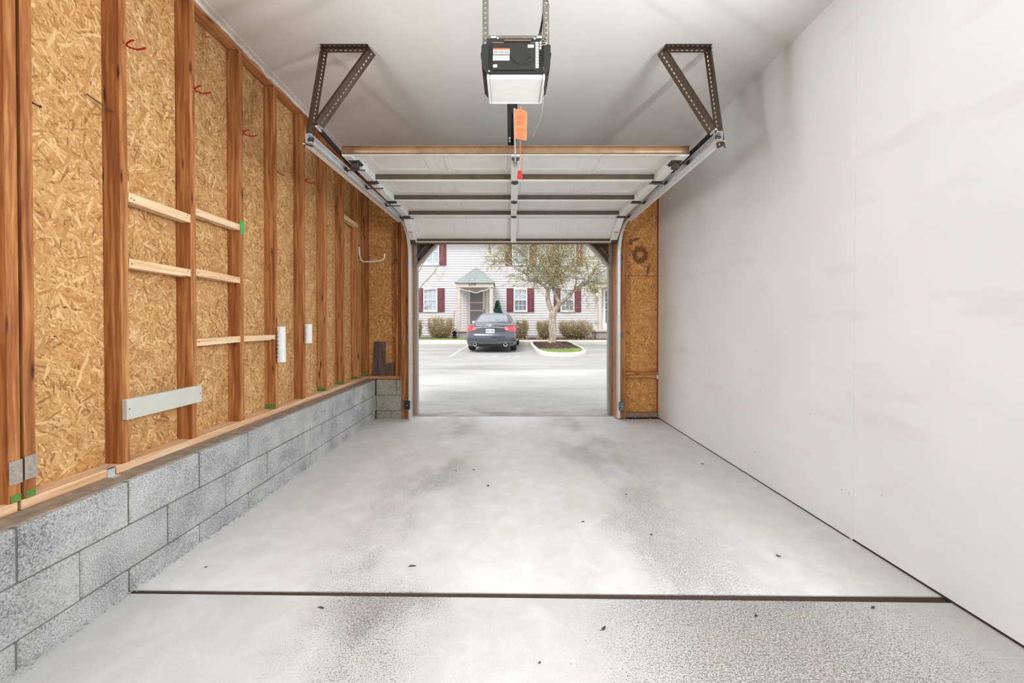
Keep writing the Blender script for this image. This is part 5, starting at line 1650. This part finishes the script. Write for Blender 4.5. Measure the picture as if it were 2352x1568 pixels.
def cap(base, rows, sgn, crown):
    """close a ring with strips across, left to right"""
    global vs, fs
    idx = []
    for k in range(nh_):
        r_ = base + k; l_ = base + (n - k) % n
        if k in (0, nh_ - 1): idx.append([r_]); continue
        a = Vector(vs[r_]); c = Vector(vs[l_]); row = [r_]
        for f in (.25, .5, .75):
            p = a.lerp(c, f); p.z += crown * (1 - (2 * f - 1) ** 2); vs.append(tuple(p)); row.append(len(vs) - 1)
        row.append(l_); idx.append(row)
    for a, c in zip(idx, idx[1:]):
        if len(a) == 1:
            for j in range(4): fs.append((a[0], c[j], c[j + 1]))
        elif len(c) == 1:
            for j in range(4): fs.append((a[j], c[0], a[j + 1]))
        else:
            for j in range(4): fs.append((a[j], c[j], c[j + 1], a[j + 1]))
cap((len(loops) - 1) * n, 0, 1, .035); cap(0, 0, -1, 0)
b.v, b.f = vs, fs
body_me = subsurf(b.mesh('body', m_paintc), 1)
# wheel openings
def cut(me, cutters):
    o = bpy.data.objects.new('tmpbody', me); COL.objects.link(o); cs = []
    for cm in cutters:
        c = bpy.data.objects.new('tmpcut', cm); COL.objects.link(c); cs.append(c)
        m = o.modifiers.new('b', 'BOOLEAN'); m.object = c; m.operation = 'DIFFERENCE'; m.solver = 'EXACT'
    dg = bpy.context.evaluated_depsgraph_get(); dg.update()
    out = bpy.data.meshes.new_from_object(o.evaluated_get(dg))
    for c in cs + [o]: bpy.data.objects.remove(c)
    return out
WR, WF, RT = 1.02, 3.80, .335
cutters = []
for yw in (WR, WF):
    for s in (-1, 1):
        xa, xb = sorted((s * .62, s * 1.1))
        cutters.append(MB().lathe([(.385, xa), (.385, xb)], (0, yw, RT), 'x', 28).mesh('c'))
body_me = cut(body_me, cutters)
body_me.materials.clear(); body_me.materials.append(m_paintc)
body_me.polygons.foreach_set('use_smooth', [True] * len(body_me.polygons))
try: body_me.set_sharp_from_angle(angle=R(35))
except Exception: pass
def cpart(name, me, parent=None, mat=None):
    o = bpy.data.objects.new(name, me); COL.objects.link(o)
    o.parent = parent or car
    if mat: me.materials.clear(); me.materials.append(mat)
    return o
body = cpart('body', body_me)
# cabin
base_o = [(0, .60), (.50, .62), (.68, .70), (.755, .95), (.775, 1.5), (.785, 2.2), (.78, 2.8), (.76, 3.1), (.66, 3.35), (.40, 3.48), (0, 3.52)]
roof_o = [(0, 1.46), (.34, 1.47), (.48, 1.50), (.535, 1.60), (.56, 1.85), (.565, 2.1), (.555, 2.3), (.53, 2.45), (.46, 2.54), (.30, 2.58), (0, 2.60)]
b = MB(); vs = []; fs = []; N2 = 2 * len(base_o) - 2
def ring_of(f):
    out = []
    for (xa, ya), (xb, yb) in zip(base_o, roof_o):
        bul = .03 * math.sin(math.pi * f)
        x = xa + (xb - xa) * f; y = ya + (yb - ya) * f; g = 1 + (.045 * math.sin(math.pi * f))
        z0 = zt(ya) - .02 + .03 * (1 - abs(xa) / .78)
        z1 = 1.385 + .055 * (1 - (abs(xb) / .565) ** 2) - .05 * max(0, (yb - 2.2)) - .03 * max(0, 1.7 - yb)
        out.append((x * g, y, z0 + (z1 - z0) * (f ** .92)))
    return out + [(-x, y, z) for x, y, z in reversed(out[1:-1])]
rows = [0, .2, .4, .6, .8, .93, 1.0]
for f in rows: vs += ring_of(f)
for i in range(len(rows) - 1):
    for k in range(N2):
        k2 = (k + 1) % N2
        fs.append((i * N2 + k, i * N2 + k2, (i + 1) * N2 + k2, (i + 1) * N2 + k))
nh_s, n_s = nh_, n
nh_, n = len(base_o), N2
cap((len(rows) - 1) * N2, 0, 1, .015)
nh_, n = nh_s, n_s
b.v, b.f = vs, fs
cab_me = subsurf(b.mesh('cabin', m_paintc), 2)
cab_me.polygons.foreach_set('use_smooth', [True] * len(cab_me.polygons))
cabin = cpart('cabin', cab_me)
def bvh(me):
    return BVHTree.FromPolygons([v.co.copy() for v in me.vertices], [tuple(p.vertices) for p in me.polygons])
TB, TC = bvh(body_me), bvh(cab_me)
def decal(name, tree_, top, bot, mat, parent, axis='y', nx=16, nz=6, off=.006, th=.010):
    """piece lying on the surface: top and bottom edges as polylines of (u, z); thrown onto the body along the axis"""
    def ev(P, f):
        u0, u1 = P[0][0], P[-1][0]; u = u0 + (u1 - u0) * f
        for (a, p), (c, q) in zip(P, P[1:]):
            if (a <= u <= c) or (c <= u <= a):
                return u, p + (q - p) * ((u - a) / (c - a) if c != a else 0)
        return P[-1]
    g = []
    for j in range(nz + 1):
        for i in range(nx + 1):
            ut, ztp = ev(top, i / nx); ub, zbt = ev(bot, i / nx); f = j / nz
            u, z = ub + (ut - ub) * f, zbt + (ztp - zbt) * f
            if axis == 'y': o, d = Vector((u, -1.5, z)), Vector((0, 1, 0))
            else: o, d = Vector((2.0 * axis, u, z)), Vector((-axis, 0, 0))
            h = tree_.ray_cast(o, d)
            if h[0] is None:
                nr = tree_.find_nearest(o + d * (1.6 if axis == 'y' else 1.2)); p = nr[0]; nn = -d
            else: p = h[0]; nn = h[1] if h[1].dot(d) < 0 else -h[1]
            g.append((p.copy(), nn))
    m = MB(); k = len(g)
    m.v = [tuple(p + nn * off) for p, nn in g] + [tuple(p - nn * th) for p, nn in g]
    W = nx + 1; fs = []
    for j in range(nz):
        for i in range(nx):
            a = j * W + i
            fs.append((a, a + 1, a + W + 1, a + W)); fs.append((k + a + W, k + a + W + 1, k + a + 1, k + a))
    for i in range(nx):
        fs.append((i, k + i, k + i + 1, i + 1)); a = nz * W + i; fs.append((a, a + 1, k + a + 1, k + a))
    for j in range(nz):
        a = j * W; fs.append((a, a + W, k + a + W, k + a)); a = j * W + nx; fs.append((a, k + a, k + a + W, a + W))
    m.f = fs
    return cpart(name, m.mesh(name, mat, True), parent)
# rear window and side windows
decal('rear_window', TC, [(-.50, 1.335), (0, 1.365), (.50, 1.335)], [(-.60, 1.075), (0, 1.085), (.60, 1.075)], m_cglass, cabin, nx=18, nz=8, off=.004)
for s in (-1, 1):
    decal('side_window', TC, [(1.02, 1.15), (1.35, 1.33), (1.95, 1.385)], [(1.0, 1.04), (1.4, 1.02), (1.95, 1.01)], m_cglass, cabin, axis=s, off=.004)
    decal('side_window', TC, [(2.02, 1.385), (2.5, 1.35), (3.0, 1.14)], [(2.02, 1.01), (2.5, 1.0), (3.1, 1.03)], m_cglass, cabin, axis=s, off=.004)
    # tail lights: red outer body with a paler inner lens
    tl = decal('tail_light', TB, [(s * .50, .925), (s * .66, .945), (s * .905, .948)], [(s * .62, .775), (s * .72, .755), (s * .915, .760)], m_lightred, body, nx=14, nz=6, off=.012)
    decal('inner_lens', TB, [(s * .46, .915), (s * .62, .925)], [(s * .56, .80), (s * .66, .80)], m_lightin, tl, nx=8, nz=5, off=.014)
    decal('exhaust_trim', TB, [(s * .30, .36), (s * .62, .40), (s * .86, .37)], [(s * .30, .345), (s * .62, .385), (s * .86, .355)], m_rim, body, nx=12, nz=1, off=.012)
# chrome bar and trunk outline
decal('chrome_bar', TB, [(-.50, .90), (-.36, .925), (0, .935), (.36, .925), (.50, .90)], [(-.46, .872), (-.32, .892), (0, .90), (.32, .892), (.46, .872)], m_chrome, body, nx=24, nz=2, off=.016)
for s in (-1, 1):
    decal('trunk_seam', TB, [(s * .57, .80), (s * .44, .66)], [(s * .555, .80), (s * .425, .66)], m_under, body, nx=6, nz=1, off=.0015)
decal('trunk_seam', TB, [(-.44, .665), (.44, .665)], [(-.44, .655), (.44, .655)], m_under, body, nx=16, nz=1, off=.0015)
decal('diffuser', TB, [(-.48, .30), (-.38, .335), (.38, .335), (.48, .30)], [(-.62, .215), (-.4, .215), (.4, .215), (.62, .215)], m_under, body, nx=20, nz=4, off=.006)
decal('diffuser_lip', TB, [(-.42, .315), (-.34, .34), (.34, .34), (.42, .315)], [(-.43, .30), (-.34, .326), (.34, .326), (.43, .30)], m_rim, body, nx=20, nz=1, off=.014)
pl = decal('number_plate', TB, [(-.155, .845), (.155, .845)], [(-.155, .695), (.155, .695)], m_plate, body, nx=6, nz=4, off=.014)
rng = random.Random(3)
for k, x in enumerate((-.115, -.075, -.035, .035, .075, .115)):
    decal('plate_print', TB, [(x - .014, .805), (x + .014, .805)], [(x - .014, .735), (x + .014, .735)], m_plblue, pl, nx=1, nz=1, off=.016)
decal('plate_print', TB, [(-.05, .725), (.05, .725)], [(-.05, .708), (.05, .708)], m_plyel, pl, nx=1, nz=1, off=.016)
def rear_y(x, z, t=None):
    h = (t or TB).ray_cast(Vector((x, -1.5, z)), Vector((0, 1, 0))); return h[0].y if h[0] else 0
# emblem: a ring crossed by a bar, and the two name badges
ez = .955; ey = rear_y(0, ez)
em = cpart('emblem', MB().lathe([(.030, -.004), (.042, -.004), (.042, .006), (.030, .006)], (0, ey - .006, ez), 'y', 20, closed=True).box(-.055, .055, ey - .016, ey - .004, ez - .010, ez + .010, .002).mesh('emblem', m_chrome), body)
for txt, x in (('MAXIMA', -.40), ('SR', .50)):
    o = cpart('badge', text_mesh(txt, .054, m_chrome, .003), body)
    o.location = (x, rear_y(x, .958) - .006, .962); o.rotation_euler = (R(90), 0, 0)
# exhaust tips
for s in (-1, 1):
    y = rear_y(s * .55, .285) - .035
    e = cpart('exhaust_tip', MB().lathe([(.050, -.02), (.066, -.025), (.070, -.01), (.068, .14), (.050, .14)], (s * .55, y, .285), 'y', 20, closed=True).mesh('exhaust_tip', m_chrome, True), body)
    cpart('pipe_mouth', MB().lathe([(.051, .02), (.051, .03)], (s * .55, y, .285), 'y', 16).mesh('pipe_mouth', m_under), e)
# wheels
tire_me = MB().lathe([(.235, -.10), (.31, -.112), (.330, -.095), (.335, -.06), (.335, -.058), (.327, -.055), (.327, -.047), (.335, -.044), (.335, -.008), (.327, -.005), (.327, .005), (.335, .008), (.335, .044), (.327, .047), (.327, .055), (.335, .058), (.335, .06), (.330, .095), (.31, .112), (.235, .10)], axis='x', n=36, closed=True).mesh('tire', m_tire)
rb_ = MB().lathe([(.0, .06), (.06, .06), (.07, .04), (.20, .05), (.225, .07), (.24, .10), (.24, -.10), (.0, -.10)], axis='x', n=24)
for k in range(5):
    a = 2 * math.pi * k / 5
    rb_.obox((.075, .05 * math.cos(a), .05 * math.sin(a)), (.085, .225 * math.cos(a), .225 * math.sin(a)), .05, .02, up=(1, 0, 0))
rim_me = rb_.mesh('rim', m_rim)
for yw in (WR, WF):
    for s in (-1, 1):
        w = cpart('wheel', tire_me); w.location = (s * .795, yw, RT)
        r_ = cpart('rim', rim_me, w); r_.rotation_euler = (0, 0, 0 if s > 0 else math.pi)
# mirrors, door handles, aerial fin
for s in (-1, 1):
    m = subsurf(MB().box(-.11, .11, -.05, .07, -.065, .075).mesh('mirror', m_paintc), 2)
    o = cpart('mirror', m, body); o.location = (s * 1.005, 2.95, 1.045)
    g = cpart('mirror_glass', MB().box(-.075, .075, -.052, -.043, -.045, .05, .006).mesh('mirror_glass', m_chrome), o)
    cpart('mirror_arm', MB().obox((s * .85, 2.97, .98), (s * .95, 2.95, 1.03), .05, .04).mesh('mirror_arm', m_black), body)
    for y in (1.75, 2.75):
        h = TB.ray_cast(Vector((s * 2, y, .86)), Vector((-s, 0, 0)))
        if h[0]: cpart('door_handle', MB().obox((h[0].x + s * .008, y, .86), (h[0].x + s * .008, y + .18, .86), .03, .03, c=.008).mesh('door_handle', m_chrome), body)
cpart('aerial_fin', MB().prism([(1.50, 1.40), (1.68, 1.47), (1.70, 1.42)], 'x', -.02, .02).mesh('aerial_fin', m_paintc), cabin)
car.rotation_euler = (R(1.2), 0, R(-3.2))
